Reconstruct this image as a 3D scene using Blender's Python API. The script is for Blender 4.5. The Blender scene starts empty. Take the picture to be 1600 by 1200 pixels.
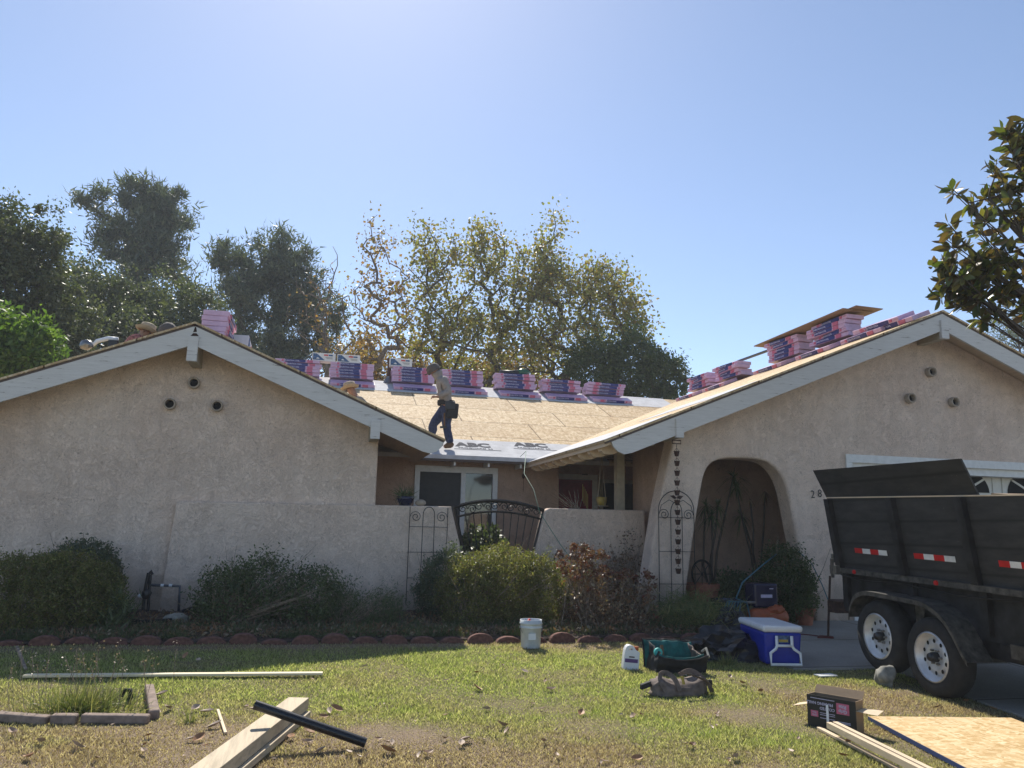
import bpy, bmesh, math, random
import numpy as np
from mathutils import Vector, Matrix, noise, Euler
random.seed(7); rng = np.random.default_rng(11)
S = bpy.context.scene
COL = S.collection
# ------------------------------------------------------------------ camera
CF, CP, CY, CR = 1235.7, 0.18106, 0.23355, 0.02241      # focal (px at 1600 wide), pitch, yaw, roll
CAM = np.array([0.0, 0.0, 1.5])
_F = np.array([math.sin(CY)*math.cos(CP), math.cos(CY)*math.cos(CP), math.sin(CP)])
_R = np.array([math.cos(CY), -math.sin(CY), 0.0]); _U = np.cross(_R, _F)
_R2 = _R*math.cos(CR)+_U*math.sin(CR); _U2 = -_R*math.sin(CR)+_U*math.cos(CR)
cd = bpy.data.cameras.new('camera'); cam = bpy.data.objects.new('camera', cd); COL.objects.link(cam)
cd.sensor_width = 36; cd.lens = CF/1600*36; cd.clip_end = 800; cd.clip_start = 0.05
M4 = Matrix.Identity(4)
for i in range(3):
    M4[i][0] = _R2[i]; M4[i][1] = _U2[i]; M4[i][2] = -_F[i]; M4[i][3] = CAM[i]
cam.matrix_world = M4; S.camera = cam
# ------------------------------------------------------------------ light
SA, SB = 0.0, 0.88                                      # shadow travel per metre of height: +X, -Y
to_sun = Vector((-SA, SB, 1)).normalized()
elev = math.asin(to_sun.z); azi = math.atan2(to_sun.x, to_sun.y)
w = bpy.data.worlds.new('World'); S.world = w; w.use_nodes = True
nt = w.node_tree; bg = nt.nodes['Background']
sky = nt.nodes.new('ShaderNodeTexSky'); sky.sky_type = 'NISHITA'; sky.sun_disc = False
sky.sun_elevation = elev; sky.sun_rotation = azi
sky.air_density = 0.75; sky.dust_density = 0.25; sky.ozone_density = 0.3; sky.altitude = 100
nt.links.new(sky.outputs[0], bg.inputs[0]); bg.inputs[1].default_value = 0.13
sl = bpy.data.lights.new('sun', 'SUN'); sl.energy = 4.8; sl.angle = math.radians(0.55); sl.color = (1, 0.94, 0.84)
so = bpy.data.objects.new('sun', sl); COL.objects.link(so)
so.rotation_euler = to_sun.to_track_quat('Z', 'Y').to_euler(); so.location = (-10, 20, 30)
S.view_settings.view_transform = 'Standard'; S.view_settings.look = 'None'
S.view_settings.exposure = 0.45; S.view_settings.gamma = 1
# ------------------------------------------------------------------ geometry helpers
def ray(x, y): return _R2*(x-800)/CF + _U2*(600-y)/CF + _F
def pix(x, y, axis, val):
    d = ray(x, y); return Vector(CAM + d*((val-CAM[axis])/d[axis]))
def pixpl(x, y, pt, n):
    d = ray(x, y); n = np.array(n, float); return Vector(CAM + d*(((np.array(pt)-CAM)@n)/(d@n)))
def gz(X, Y):
    t = min(max((Y-7.0)/4.5, 0), 1); return 0.2*t
def grd(x, y):
    z = 0
    for _ in range(25): p = pix(x, y, 2, z); z = gz(p.x, p.y)
    return p
def V(*a): return Vector(a)
SLOPE = 0.4125
LX, LZ, LY = -1.9, 4.34, 11.85          # left gable: ridge x, z, front of rake board
RX, RZ, RY = 9.83, 5.22, 10.65          # right gable
def zl(X): return LZ - SLOPE*abs(X-LX)
def zr(X): return RZ - SLOPE*abs(X-RX)
CEY, CEZ, CRY = 15.0, 2.87, 20.8
CRZ = CEZ + SLOPE*(CRY-CEY)
def zc(Y): return CEZ + SLOPE*(Y-CEY) if Y < CRY else CRZ - SLOPE*(Y-CRY)

# ------------------------------------------------------------------ materials
def newmat(name):
    m = bpy.data.materials.new(name); m.use_nodes = True
    return m, m.node_tree, m.node_tree.nodes['Principled BSDF']
def N(nt, t, **kw):
    n = nt.nodes.new(t)
    for k, v in kw.items():
        if hasattr(n, k): setattr(n, k, v)
        else: n.inputs[k].default_value = v
    return n
def rgba(c): return (c[0], c[1], c[2], 1)
def ramp(nt, src, stops):
    r = nt.nodes.new('ShaderNodeValToRGB'); e = r.color_ramp.elements
    while len(e) < len(stops): e.new(0.5)
    for i, (p, c) in enumerate(stops):
        e[i].position = p; e[i].color = rgba(c) if not isinstance(c, (int, float)) else (c, c, c, 1)
    nt.links.new(src, r.inputs[0]); return r.outputs[0]
def mix(nt, fac, a, b, mode='MIX'):
    m = nt.nodes.new('ShaderNodeMix'); m.data_type = 'RGBA'; m.blend_type = mode
    for i, s in ((0, fac), (6, a), (7, b)):
        if hasattr(s, 'is_linked'): nt.links.new(s, m.inputs[i])
        elif i == 0: m.inputs[0].default_value = s
        else: m.inputs[i].default_value = rgba(s)
    return m.outputs[2]
def coord(nt, scale=(1, 1, 1), rot=(0, 0, 0)):
    t = nt.nodes.new('ShaderNodeTexCoord'); mp = nt.nodes.new('ShaderNodeMapping')
    mp.inputs['Scale'].default_value = scale; mp.inputs['Rotation'].default_value = rot
    nt.links.new(t.outputs['Object'], mp.inputs[0]); return mp.outputs[0]
def noi(nt, vec, scale, detail=4, rough=0.55, dist=0.0):
    n = nt.nodes.new('ShaderNodeTexNoise'); n.inputs['Scale'].default_value = scale
    n.inputs['Detail'].default_value = detail; n.inputs['Roughness'].default_value = rough
    n.inputs['Distortion'].default_value = dist; nt.links.new(vec, n.inputs['Vector']); return n.outputs['Fac']
def bump(nt, p, h, strength, dist=0.01):
    b = nt.nodes.new('ShaderNodeBump'); b.inputs['Strength'].default_value = strength
    b.inputs['Distance'].default_value = dist; nt.links.new(h, b.inputs['Height']); nt.links.new(b.outputs[0], p.inputs['Normal'])
def plain(name, c, rough=0.6, metal=0.0, var=0.12, scale=12, bmp=0.15, spec=None, stretch=(1, 1, 1)):
    m, t, p = newmat(name)
    v = coord(t, stretch); n = noi(t, v, scale, 5)
    d = tuple(max(0, x*(1-var*1.6)) for x in c); l = tuple(min(1, x*(1+var)) for x in c)
    t.links.new(ramp(t, n, [(0.3, d), (0.7, l)]), p.inputs['Base Color'])
    p.inputs['Roughness'].default_value = rough; p.inputs['Metallic'].default_value = metal
    if spec is not None: p.inputs['Specular IOR Level'].default_value = spec
    if bmp: bump(t, p, n, bmp, 0.004)
    return m
def leafmat(name, cols, trans=0.35, rough=0.5, bright=1.0):
    m, t, p = newmat(name)
    g = t.nodes.new('ShaderNodeNewGeometry')
    stops = [(i/max(1, len(cols)-1)*0.98, tuple(x*bright for x in c)) for i, c in enumerate(cols)]
    col = ramp(t, g.outputs['Random Per Island'], stops)
    v = coord(t); n = noi(t, v, 1.3, 2)
    col = mix(t, 0.5, col, mix(t, 1.0, col, ramp(t, n, [(0.35, (0.55, 0.6, 0.6)), (0.65, (1.3, 1.25, 1.1))]), 'MULTIPLY'))
    t.links.new(col, p.inputs['Base Color']); p.inputs['Roughness'].default_value = rough
    tr = t.nodes.new('ShaderNodeBsdfTranslucent')
    t.links.new(mix(t, 1.0, col, (1.5, 1.6, 0.7), 'MULTIPLY'), tr.inputs[0])
    ms = t.nodes.new('ShaderNodeMixShader'); ms.inputs[0].default_value = trans
    t.links.new(p.outputs[0], ms.inputs[1]); t.links.new(tr.outputs[0], ms.inputs[2])
    t.links.new(ms.outputs[0], t.nodes['Material Output'].inputs[0]); return m
def stucco(name, c1, c2, patch=0.55):
    m, t, p = newmat(name)
    v = coord(t)
    big = noi(t, v, 0.7, 4, 0.6); mid = noi(t, v, 4.2, 6, 0.62, 0.8); fin = noi(t, v, 60, 3, 0.6)
    lace = ramp(t, mid, [(0.40, 0.0), (0.60, 1.0)])
    mid2 = noi(t, v, 16, 6, 0.78, 2.2); cr = ramp(t, mid2, [(0.465, 1.0), (0.485, 0.0), (0.505, 1.0)])
    col = mix(t, ramp(t, big, [(0.35, 0.0), (0.65, 1.0)]), c1, c2)
    col = mix(t, 0.28, col, mix(t, 1.0, col, ramp(t, lace, [(0, (0.78, 0.77, 0.76)), (1, (1.16, 1.14, 1.12))]), 'MULTIPLY'))
    msk = ramp(t, noi(t, v, 2.3, 5, 0.7), [(0.42, 0.1), (0.60, 0.85)])
    col = mix(t, msk, col, mix(t, 1.0, col, ramp(t, cr, [(0, (0.45, 0.42, 0.42)), (1, (1.0, 1.0, 1.0))]), 'MULTIPLY'))
    col = mix(t, 0.25, col, mix(t, 1.0, col, ramp(t, fin, [(0.35, (0.7, 0.7, 0.7)), (0.6, (1.15, 1.15, 1.15))]), 'MULTIPLY'))
    pit = noi(t, v, 30, 5, 0.75, 1.0); pm = ramp(t, noi(t, v, 3.3, 4, 0.7), [(0.42, 0.15), (0.6, 0.75)])
    col = mix(t, pm, col, mix(t, 1.0, col, ramp(t, pit, [(0.36, (0.50, 0.47, 0.46)), (0.44, (1.04, 1.04, 1.04))]), 'MULTIPLY'))
    st_ = noi(t, coord(t, (5, 5, 0.5)), 1.0, 5, 0.6); col = mix(t, 0.22, col, mix(t, 1.0, col, ramp(t, st_, [(0.35, (0.72, 0.69, 0.66)), (0.55, (1.03, 1.03, 1.03))]), 'MULTIPLY'))
    sx = t.nodes.new('ShaderNodeSeparateXYZ'); t.links.new(v, sx.inputs[0])
    dn = noi(t, coord(t, (1, 1, 0.35)), 3.0, 4); ad = t.nodes.new('ShaderNodeMath'); ad.operation = 'MULTIPLY_ADD'
    t.links.new(dn, ad.inputs[0]); ad.inputs[1].default_value = -0.9; t.links.new(sx.outputs[2], ad.inputs[2])
    dirt = ramp(t, ad.outputs[0], [(0.0, 0.5), (0.3, 0.0)])
    col = mix(t, dirt, col, (0.2, 0.16, 0.13))
    t.links.new(col, p.inputs['Base Color']); p.inputs['Roughness'].default_value = 0.92; p.inputs['Specular IOR Level'].default_value = 0.2
    s = t.nodes.new('ShaderNodeMath'); s.operation = 'ADD'
    m1 = t.nodes.new('ShaderNodeMath'); m1.operation = 'MULTIPLY'; t.links.new(cr, m1.inputs[0]); m1.inputs[1].default_value = 0.35
    t.links.new(lace, s.inputs[0]); t.links.new(m1.outputs[0], s.inputs[1])
    s2 = t.nodes.new('ShaderNodeMath'); s2.operation = 'MULTIPLY_ADD'; t.links.new(fin, s2.inputs[0]); s2.inputs[1].default_value = 0.25
    t.links.new(s.outputs[0], s2.inputs[2]); bump(t, p, s2.outputs[0], 0.85, 0.012); return m
def osb(name, rotz=0.0, seams=True, sc=1.0, c=((0.42, 0.28, 0.15), (0.58, 0.43, 0.25), (0.78, 0.65, 0.45))):
    m, t, p = newmat(name)
    v = coord(t, (1, 1, 1), (0, 0, rotz))
    vs = coord(t, (9*sc, 26*sc, 9*sc), (0, 0, 0.3)); vs2 = coord(t, (24*sc, 8*sc, 9*sc), (0, 0, -0.25))
    a = t.nodes.new('ShaderNodeTexVoronoi'); a.inputs['Scale'].default_value = 1.0; t.links.new(vs, a.inputs['Vector'])
    b = t.nodes.new('ShaderNodeTexVoronoi'); b.inputs['Scale'].default_value = 1.0; t.links.new(vs2, b.inputs['Vector'])
    ca = ramp(t, a.outputs['Color'], [(0.1, c[0]), (0.5, c[1]), (0.95, c[2])])
    cb = ramp(t, b.outputs['Color'], [(0.1, c[0]), (0.5, c[1]), (0.95, c[2])])
    col = mix(t, ramp(t, noi(t, v, 18*sc, 2), [(0.45, 0.0), (0.55, 1.0)]), ca, cb)
    col = mix(t, 0.3, col, mix(t, 1.0, col, ramp(t, noi(t, v, 0.9, 3), [(0.3, (0.75, 0.72, 0.7)), (0.7, (1.2, 1.2, 1.2))]), 'MULTIPLY'))
    if seams:
        br = t.nodes.new('ShaderNodeTexBrick'); br.offset = 0.37; br.inputs['Scale'].default_value = 1
        br.inputs['Mortar Size'].default_value = 0.013; br.inputs['Brick Width'].default_value = 2.44; br.inputs['Row Height'].default_value = 1.13
        br.inputs['Color1'].default_value = (1, 1, 1, 1); br.inputs['Color2'].default_value = (0.86, 0.84, 0.82, 1); br.inputs['Mortar'].default_value = (0.25, 0.2, 0.14, 1)
        t.links.new(v, br.inputs['Vector']); col = mix(t, 1.0, col, br.outputs['Color'], 'MULTIPLY')
    t.links.new(col, p.inputs['Base Color']); p.inputs['Roughness'].default_value = 0.75
    p.inputs['Specular IOR Level'].default_value = 0.12; bump(t, p, a.outputs['Distance'], 0.15, 0.003); return m
def wood(name, c, scale=3.0, axis=0, rough=0.7, dark=0.6):
    m, t, p = newmat(name); s = [14*scale]*3; s[axis] = 1.0*scale
    n = noi(t, coord(t, tuple(s)), 1.0, 5, 0.6, 0.6)
    t.links.new(ramp(t, n, [(0.3, tuple(x*dark for x in c)), (0.55, c), (0.8, tuple(min(1, x*1.12) for x in c))]), p.inputs['Base Color'])
    p.inputs['Roughness'].default_value = rough; bump(t, p, n, 0.2, 0.003); return m
MT = {}
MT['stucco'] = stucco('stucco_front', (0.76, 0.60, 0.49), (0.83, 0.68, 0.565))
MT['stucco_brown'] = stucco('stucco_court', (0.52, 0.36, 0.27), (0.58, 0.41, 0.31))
MT['osb_c'] = osb('sheathing_centre')
MT['osb_s'] = osb('sheathing_side', math.pi/2)
MT['osb_l'] = osb('sheathing_loose', 0.2, False, 1.2, ((0.46, 0.30, 0.13), (0.62, 0.45, 0.24), (0.74, 0.60, 0.38)))
def peeling():
    m, t, p = newmat('peeling_white_paint'); v = coord(t, (1.6, 3, 16), (0, 0, 0))
    n = noi(t, v, 2.4, 7, 0.7, 0.4); c = ramp(t, n, [(0.33, (0.22, 0.18, 0.15)), (0.37, (0.58, 0.56, 0.53)), (0.8, (0.71, 0.69, 0.66))])
    t.links.new(c, p.inputs['Base Color']); p.inputs['Roughness'].default_value = 0.6; bump(t, p, n, 0.25, 0.004); return m
MT['trim'] = peeling()
MT['white'] = plain('white_paint', (0.72, 0.72, 0.70), 0.5, var=0.06)
MT['garage'] = plain('garage_paint', (0.66, 0.64, 0.58), 0.5, var=0.05)
MT['soffit'] = wood('soffit_boards', (0.68, 0.53, 0.37), 1.2, 1, 0.8, 0.85)
MT['beam'] = plain('beam_paint', (0.42, 0.37, 0.28), 0.7)
MT['iron'] = plain('black_iron', (0.018, 0.016, 0.016), 0.45, 0.4)
MT['rust'] = plain('rusty_iron', (0.07, 0.035, 0.025), 0.75, 0.3, var=0.4, scale=30)
MT['membrane'] = plain('grey_underlayment', (0.54, 0.54, 0.55), 0.85, var=0.1, scale=5, bmp=0.6, spec=0.1)
MT['membrane_ink'] = plain('grey_ink', (0.10, 0.10, 0.11), 0.9, bmp=0, spec=0.05)
MT['felt'] = plain('black_felt', (0.02, 0.02, 0.025), 0.8)
MT['drip'] = plain('dark_edge_metal', (0.10, 0.07, 0.06), 0.6)  # dark brown, the own colour of the thin drip and gutter strips
MT['pink'] = plain('pink_wrapper', (0.60, 0.40, 0.56), 0.3, var=0.1, scale=9, bmp=0.5)
MT['navy'] = plain('navy_print', (0.018, 0.018, 0.15), 0.35, bmp=0.2)
MT['redband'] = plain('red_print', (0.56, 0.13, 0.22), 0.4, bmp=0.2)
MT['letter'] = plain('white_print', (0.50, 0.47, 0.62), 0.4, bmp=0)
MT['boxwhite'] = plain('white_carton', (0.74, 0.73, 0.71), 0.6, var=0.04)
MT['printblue'] = plain('blue_print', (0.06, 0.13, 0.27), 0.5, var=0.5, scale=30, bmp=0)
MT['printred'] = plain('red_logo', (0.62, 0.09, 0.09), 0.5, bmp=0)
MT['bark'] = plain('grey_brown_bark', (0.085, 0.065, 0.05), 0.9, var=0.35, scale=8, bmp=0.6, stretch=(3, 3, 0.6))
MT['barkpale'] = plain('pale_bark', (0.20, 0.16, 0.13), 0.9, var=0.4, scale=6, bmp=0.5, stretch=(3, 3, 0.8))
MT['twig'] = plain('dry_twig', (0.30, 0.23, 0.17), 0.9, var=0.4, scale=20)
MT['black'] = plain('black_paint', (0.022, 0.022, 0.024), 0.42, var=0.5, scale=7, bmp=0.3)
def scuffed():
    m, t, p = newmat('black_plywood'); v = coord(t)
    n = noi(t, coord(t, (1, 1.5, 6)), 2.2, 6, 0.65); sc = noi(t, coord(t, (3, 3, 30)), 1.3, 5, 0.75, 1.2); sp = noi(t, v, 38, 3, 0.7)
    c = ramp(t, n, [(0.3, (0.020, 0.020, 0.021)), (0.7, (0.050, 0.048, 0.046))])
    c = mix(t, ramp(t, sc, [(0.66, 0.0), (0.72, 0.55)]), c, (0.16, 0.15, 0.14)); c = mix(t, ramp(t, sp, [(0.70, 0.0), (0.76, 0.8)]), c, (0.24, 0.2, 0.16))
    sx = t.nodes.new('ShaderNodeSeparateXYZ'); t.links.new(v, sx.inputs[0]); md = t.nodes.new('ShaderNodeMath'); md.operation = 'PINGPONG'; md.inputs[1].default_value = 0.12; t.links.new(sx.outputs[2], md.inputs[0])
    c = mix(t, ramp(t, md.outputs[0], [(0.0, 0.85), (0.022, 0.0)]), c, (0.008, 0.008, 0.008))
    t.links.new(c, p.inputs['Base Color']); p.inputs['Roughness'].default_value = 0.55; bump(t, p, n, 0.3, 0.004); return m
MT['blackboard'] = scuffed()
MT['rubber'] = plain('tyre_rubber', (0.022, 0.021, 0.02), 0.85, var=0.3)
MT['rim'] = plain('silver_rim', (0.62, 0.62, 0.62), 0.35, 0.3, var=0.1)
MT['hole'] = plain('dark_void', (0.008, 0.008, 0.008), 0.9, bmp=0)
MT['chrome'] = plain('worn_metal', (0.28, 0.27, 0.26), 0.35, 0.9)
MT['red'] = plain('reflector_red', (0.55, 0.02, 0.02), 0.35, bmp=0)
MT['reflwhite'] = plain('reflector_white', (0.75, 0.75, 0.72), 0.35, bmp=0)
MT['blue'] = plain('blue_plastic', (0.006, 0.028, 0.36), 0.38, var=0.08)
MT['plastic'] = plain('white_plastic', (0.76, 0.77, 0.79), 0.4, var=0.04, bmp=0.05)
MT['bucket'] = plain('dirty_white_plastic', (0.60, 0.63, 0.64), 0.5, var=0.12, scale=9)
MT['purple'] = plain('purple_label', (0.11, 0.05, 0.20), 0.5, bmp=0)
MT['orange'] = plain('orange_paint', (0.38, 0.085, 0.025), 0.45)
MT['teal'] = plain('teal_cloth', (0.012, 0.135, 0.125), 0.75, var=0.3, scale=14, bmp=0.4)
MT['blackcloth'] = plain('black_cloth', (0.02, 0.02, 0.022), 0.8, var=0.3)
MT['browncloth'] = plain('brown_canvas', (0.17, 0.13, 0.11), 0.85, var=0.3, scale=16, bmp=0.4)
MT['bag'] = plain('black_bin_bag', (0.008, 0.008, 0.010), 0.30, var=0.3, scale=8, bmp=0.6)
MT['carton'] = plain('brown_cardboard', (0.27, 0.185, 0.11), 0.8, var=0.08)
MT['cartonblack'] = plain('black_printed_card', (0.016, 0.014, 0.014), 0.5)
MT['lumber'] = wood('pale_lumber', (0.66, 0.52, 0.35), 3.0, 1, 0.7, 0.82)
MT['lumberx'] = wood('pale_lumber_board', (0.72, 0.62, 0.42), 3.0, 0, 0.7, 0.85)
MT['timber'] = wood('weathered_timber', (0.55, 0.45, 0.31), 2.0, 1, 0.8, 0.7)
MT['concrete'] = plain('grey_concrete', (0.30, 0.285, 0.26), 0.9, var=0.25, scale=9, bmp=0.5)
MT['block'] = plain('edging_block', (0.27, 0.205, 0.165), 0.95, var=0.25, scale=14, bmp=0.6)
MT['brick'] = plain('red_edging_brick', (0.155, 0.07, 0.052), 0.95, var=0.3, scale=22, bmp=0.6)
MT['terracotta'] = plain('terracotta', (0.33, 0.12, 0.07), 0.85, var=0.2)
MT['glaze'] = plain('dark_blue_glaze', (0.012, 0.014, 0.05), 0.25)
MT['yellow'] = plain('yellow_glaze', (0.42, 0.31, 0.06), 0.5)
MT['rope'] = plain('macrame_cord', (0.42, 0.36, 0.27), 0.9)
MT['hose'] = plain('light_blue_hose', (0.04, 0.13, 0.17), 0.45)
MT['hosegreen'] = plain('green_air_hose', (0.09, 0.20, 0.13), 0.6)
MT['reddoor'] = plain('red_door', (0.26, 0.015, 0.03), 0.45)
MT['jeans'] = plain('blue_jeans', (0.03, 0.045, 0.105), 0.85, var=0.35, scale=20, bmp=0.4)
MT['hoodie'] = plain('grey_tan_hoodie', (0.27, 0.25, 0.235), 0.9, var=0.12, scale=14, bmp=0.4)
MT['skin'] = plain('skin', (0.36, 0.19, 0.12), 0.55, var=0.08)
MT['capcol'] = plain('dark_grey_cap', (0.10, 0.085, 0.075), 0.85)
MT['boot'] = plain('brown_boot', (0.14, 0.075, 0.035), 0.75)
MT['straw'] = plain('straw_hat', (0.44, 0.34, 0.22), 0.8, var=0.15, scale=60)
MT['pinkcloth'] = plain('pink_checked_cloth', (0.45, 0.17, 0.15), 0.85, var=0.6, scale=25)
MT['hair'] = plain('black_hair', (0.012, 0.01, 0.009), 0.6)
MT['pipeblack'] = plain('black_abs_pipe', (0.012, 0.012, 0.015), 0.3, bmp=0.03)
MT['soil'] = plain('bed_soil', (0.085, 0.055, 0.038), 0.98, var=0.5, scale=18, bmp=1.0)
MT['stone'] = plain('grey_stone', (0.30, 0.29, 0.25), 0.9, var=0.3, scale=11, bmp=0.6)
MT['bluepaint'] = plain('blue_edge_paint', (0.02, 0.05, 0.17), 0.6)
MT['gpipe'] = plain('grey_pipe', (0.11, 0.12, 0.14), 0.6, 0.3)
MT['ventpipe'] = plain('brown_vent_pipe', (0.11, 0.05, 0.035), 0.8, var=0.4)
MT['clay'] = plain('clay_tile_tube', (0.40, 0.33, 0.26), 0.85)
MT['fender'] = plain('dusty_black_fender', (0.075, 0.07, 0.06), 0.55, var=0.45, scale=14)
def glass():
    m, t, p = newmat('window_glass'); p.inputs['Base Color'].default_value = (0.03, 0.035, 0.035, 1)
    p.inputs['Roughness'].default_value = 0.06; p.inputs['Specular IOR Level'].default_value = 0.9
    n = noi(t, coord(t), 1.5, 2); bump(t, p, n, 0.03, 0.01); return m
MT['glass'] = glass()
MT['screen'] = plain('insect_screen', (0.05, 0.05, 0.05), 0.7, bmp=0)
MT['leafdry'] = leafmat('fallen_leaf', [(0.42, 0.27, 0.15), (0.50, 0.36, 0.24), (0.30, 0.17, 0.09)], 0.1)
MT['L_oak'] = leafmat('oak_leaves', [(0.055, 0.075, 0.035), (0.09, 0.11, 0.055), (0.13, 0.145, 0.08), (0.07, 0.09, 0.045)], 0.3)
MT['L_pine'] = leafmat('pine_needles', [(0.055, 0.08, 0.055), (0.09, 0.115, 0.075), (0.15, 0.165, 0.11), (0.04, 0.06, 0.045)], 0.28)
MT['L_syc'] = leafmat('sycamore_leaves', [(0.16, 0.18, 0.045), (0.24, 0.22, 0.065), (0.26, 0.17, 0.07), (0.19, 0.21, 0.055), (0.38, 0.33, 0.19)], 0.4)
MT['L_syc2'] = leafmat('dry_sycamore_leaves', [(0.22, 0.13, 0.05), (0.30, 0.16, 0.07), (0.17, 0.13, 0.04), (0.34, 0.25, 0.16)], 0.4)
MT['L_green'] = leafmat('green_leaves', [(0.04, 0.065, 0.02), (0.07, 0.10, 0.03), (0.10, 0.13, 0.05)], 0.35)
MT['L_bright'] = leafmat('bright_leaves', [(0.06, 0.12, 0.02), (0.11, 0.19, 0.035), (0.15, 0.22, 0.05)], 0.45)
MT['L_hedge'] = leafmat('hedge_leaves', [(0.08, 0.10, 0.03), (0.17, 0.185, 0.06), (0.15, 0.11, 0.06), (0.28, 0.29, 0.11)], 0.4)
MT['L_grey'] = leafmat('grey_green_leaves', [(0.09, 0.115, 0.075), (0.13, 0.155, 0.10), (0.07, 0.085, 0.05)], 0.25)
MT['L_dark'] = leafmat('dark_shrub_leaves', [(0.05, 0.075, 0.03), (0.09, 0.12, 0.05), (0.14, 0.165, 0.08)], 0.3)
MT['L_mag'] = leafmat('magnolia_leaves', [(0.05, 0.075, 0.018), (0.12, 0.14, 0.035), (0.15, 0.085, 0.035), (0.035, 0.055, 0.02), (0.11, 0.07, 0.03), (0.20, 0.20, 0.06)], 0.35, 0.3)
MT['L_red'] = leafmat('dead_flower_heads', [(0.16, 0.035, 0.025), (0.22, 0.08, 0.04), (0.10, 0.04, 0.03), (0.28, 0.16, 0.08)], 0.2)
MT['L_dry'] = leafmat('dry_leaves', [(0.17, 0.085, 0.05), (0.26, 0.15, 0.09), (0.09, 0.06, 0.045), (0.36, 0.29, 0.20)], 0.2)
MT['L_seed'] = leafmat('seed_heads', [(0.36, 0.27, 0.19), (0.46, 0.37, 0.28)], 0.1)
MT['L_blade'] = leafmat('grass_tuft', [(0.09, 0.13, 0.04), (0.16, 0.19, 0.07), (0.33, 0.29, 0.15)], 0.35)

# ------------------------------------------------------------------ mesh builder
ORG = {}
class MB:
    def __init__(s, xf=None): s.v = []; s.f = []; s.xf = xf
    def add(s, vs, fs):
        b = len(s.v); s.v += [tuple(x) for x in vs]; s.f += [tuple(b+i for i in f) for f in fs]; return s
    def box(s, a, b):
        (x0, y0, z0), (x1, y1, z1) = a, b
        return s.add([(x0,y0,z0),(x1,y0,z0),(x1,y1,z0),(x0,y1,z0),(x0,y0,z1),(x1,y0,z1),(x1,y1,z1),(x0,y1,z1)],
              [(0,3,2,1),(4,5,6,7),(0,1,5,4),(1,2,6,5),(2,3,7,6),(3,0,4,7)])
    def obox(s, c, ux, uy, uz):
        c = Vector(c); ux, uy, uz = Vector(ux), Vector(uy), Vector(uz)
        vs = [c+ux*i+uy*j+uz*k for k in (-.5,.5) for j in (-.5,.5) for i in (-.5,.5)]
        return s.add(vs, [(0,2,3,1),(4,5,7,6),(0,1,5,4),(1,3,7,5),(3,2,6,7),(2,0,4,6)])
    def beam(s, a, b, wd, h, up=(0, 0, 1)):
        a, b = Vector(a), Vector(b); d = b-a; u = Vector(up); sd = d.cross(u).normalized(); uu = sd.cross(d).normalized()
        return s.obox((a+b)/2, d, sd*wd, uu*h)
    def quad(s, *p): return s.add(p, [tuple(range(len(p)))])
    def tube(s, pts, r, seg=8, cap=True):
        pts = [Vector(p) for p in pts]; n = len(pts); rs = r if isinstance(r, (list, tuple)) else [r]*n
        vs = []; u = None
        for i, p in enumerate(pts):
            d = (pts[min(i+1, n-1)]-pts[max(i-1, 0)]); d = d.normalized() if d.length > 1e-9 else Vector((0,0,1))
            if u is None: u = d.orthogonal().normalized()
            else:
                u = u - d*u.dot(d); u = u.normalized() if u.length > 1e-6 else d.orthogonal().normalized()
            w_ = d.cross(u)
            for k in range(seg):
                a = 2*math.pi*k/seg; vs.append(p+(u*math.cos(a)+w_*math.sin(a))*rs[i])
        fs = [(i*seg+k, i*seg+(k+1)%seg, (i+1)*seg+(k+1)%seg, (i+1)*seg+k) for i in range(n-1) for k in range(seg)]
        if cap: fs += [tuple(range(seg))[::-1], tuple((n-1)*seg+k for k in range(seg))]
        return s.add(vs, fs)
    def lathe(s, prof, c=(0,0,0), seg=24, axis='Z'):
        vs = []
        for (r, z) in prof:
            for k in range(seg):
                a = 2*math.pi*k/seg; x, y = r*math.cos(a), r*math.sin(a)
                vs.append((c[0]+x, c[1]+y, c[2]+z) if axis == 'Z' else ((c[0]+z, c[1]+x, c[2]+y) if axis == 'X' else (c[0]+x, c[1]+z, c[2]+y)))
        n = len(prof); fs = [(i*seg+k, i*seg+(k+1)%seg, (i+1)*seg+(k+1)%seg, (i+1)*seg+k) for i in range(n-1) for k in range(seg)]
        return s.add(vs, fs)
    def blob(s, c, r, seg=12, amp=0.0, fr=2.0, seed=0):
        bm = bmesh.new(); bmesh.ops.create_icosphere(bm, subdivisions=3 if seg > 8 else 2, radius=1)
        vs = []
        for v in bm.verts:
            d = v.co; k = 1 + amp*noise.noise(Vector((d.x*fr+seed*7.1, d.y*fr, d.z*fr)))
            vs.append((c[0]+d.x*r[0]*k, c[1]+d.y*r[1]*k, c[2]+d.z*r[2]*k))
        fs = [tuple(v.index for v in f.verts) for f in bm.faces]; bm.free(); return s.add(vs, fs)
    def build(s, name, mat, parent=None, smooth=False, origin=None, bevel=0):
        vs = s.v if s.xf is None else [s.xf(Vector(v)) for v in s.v]
        A = np.array([tuple(v) for v in vs], float)
        if parent is not None: o0 = ORG[parent]
        elif origin is not None: o0 = Vector(origin)
        else: o0 = Vector(((A[:,0].min()+A[:,0].max())/2, (A[:,1].min()+A[:,1].max())/2, A[:,2].min()))
        me = bpy.data.meshes.new(name); me.from_pydata((A-np.array(o0)).tolist(), [], s.f); me.update()
        ob = bpy.data.objects.new(name, me); COL.objects.link(ob)
        if mat: me.materials.append(MT[mat] if isinstance(mat, str) else mat)
        if smooth: me.polygons.foreach_set('use_smooth', [True]*len(me.polygons))
        if parent is not None: ob.parent = parent
        else: ob.location = o0
        ORG[ob] = o0
        if bevel:
            bv = ob.modifiers.new('bevel', 'BEVEL'); bv.width = bevel; bv.segments = 2; bv.limit_method = 'ANGLE'
        return ob
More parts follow.
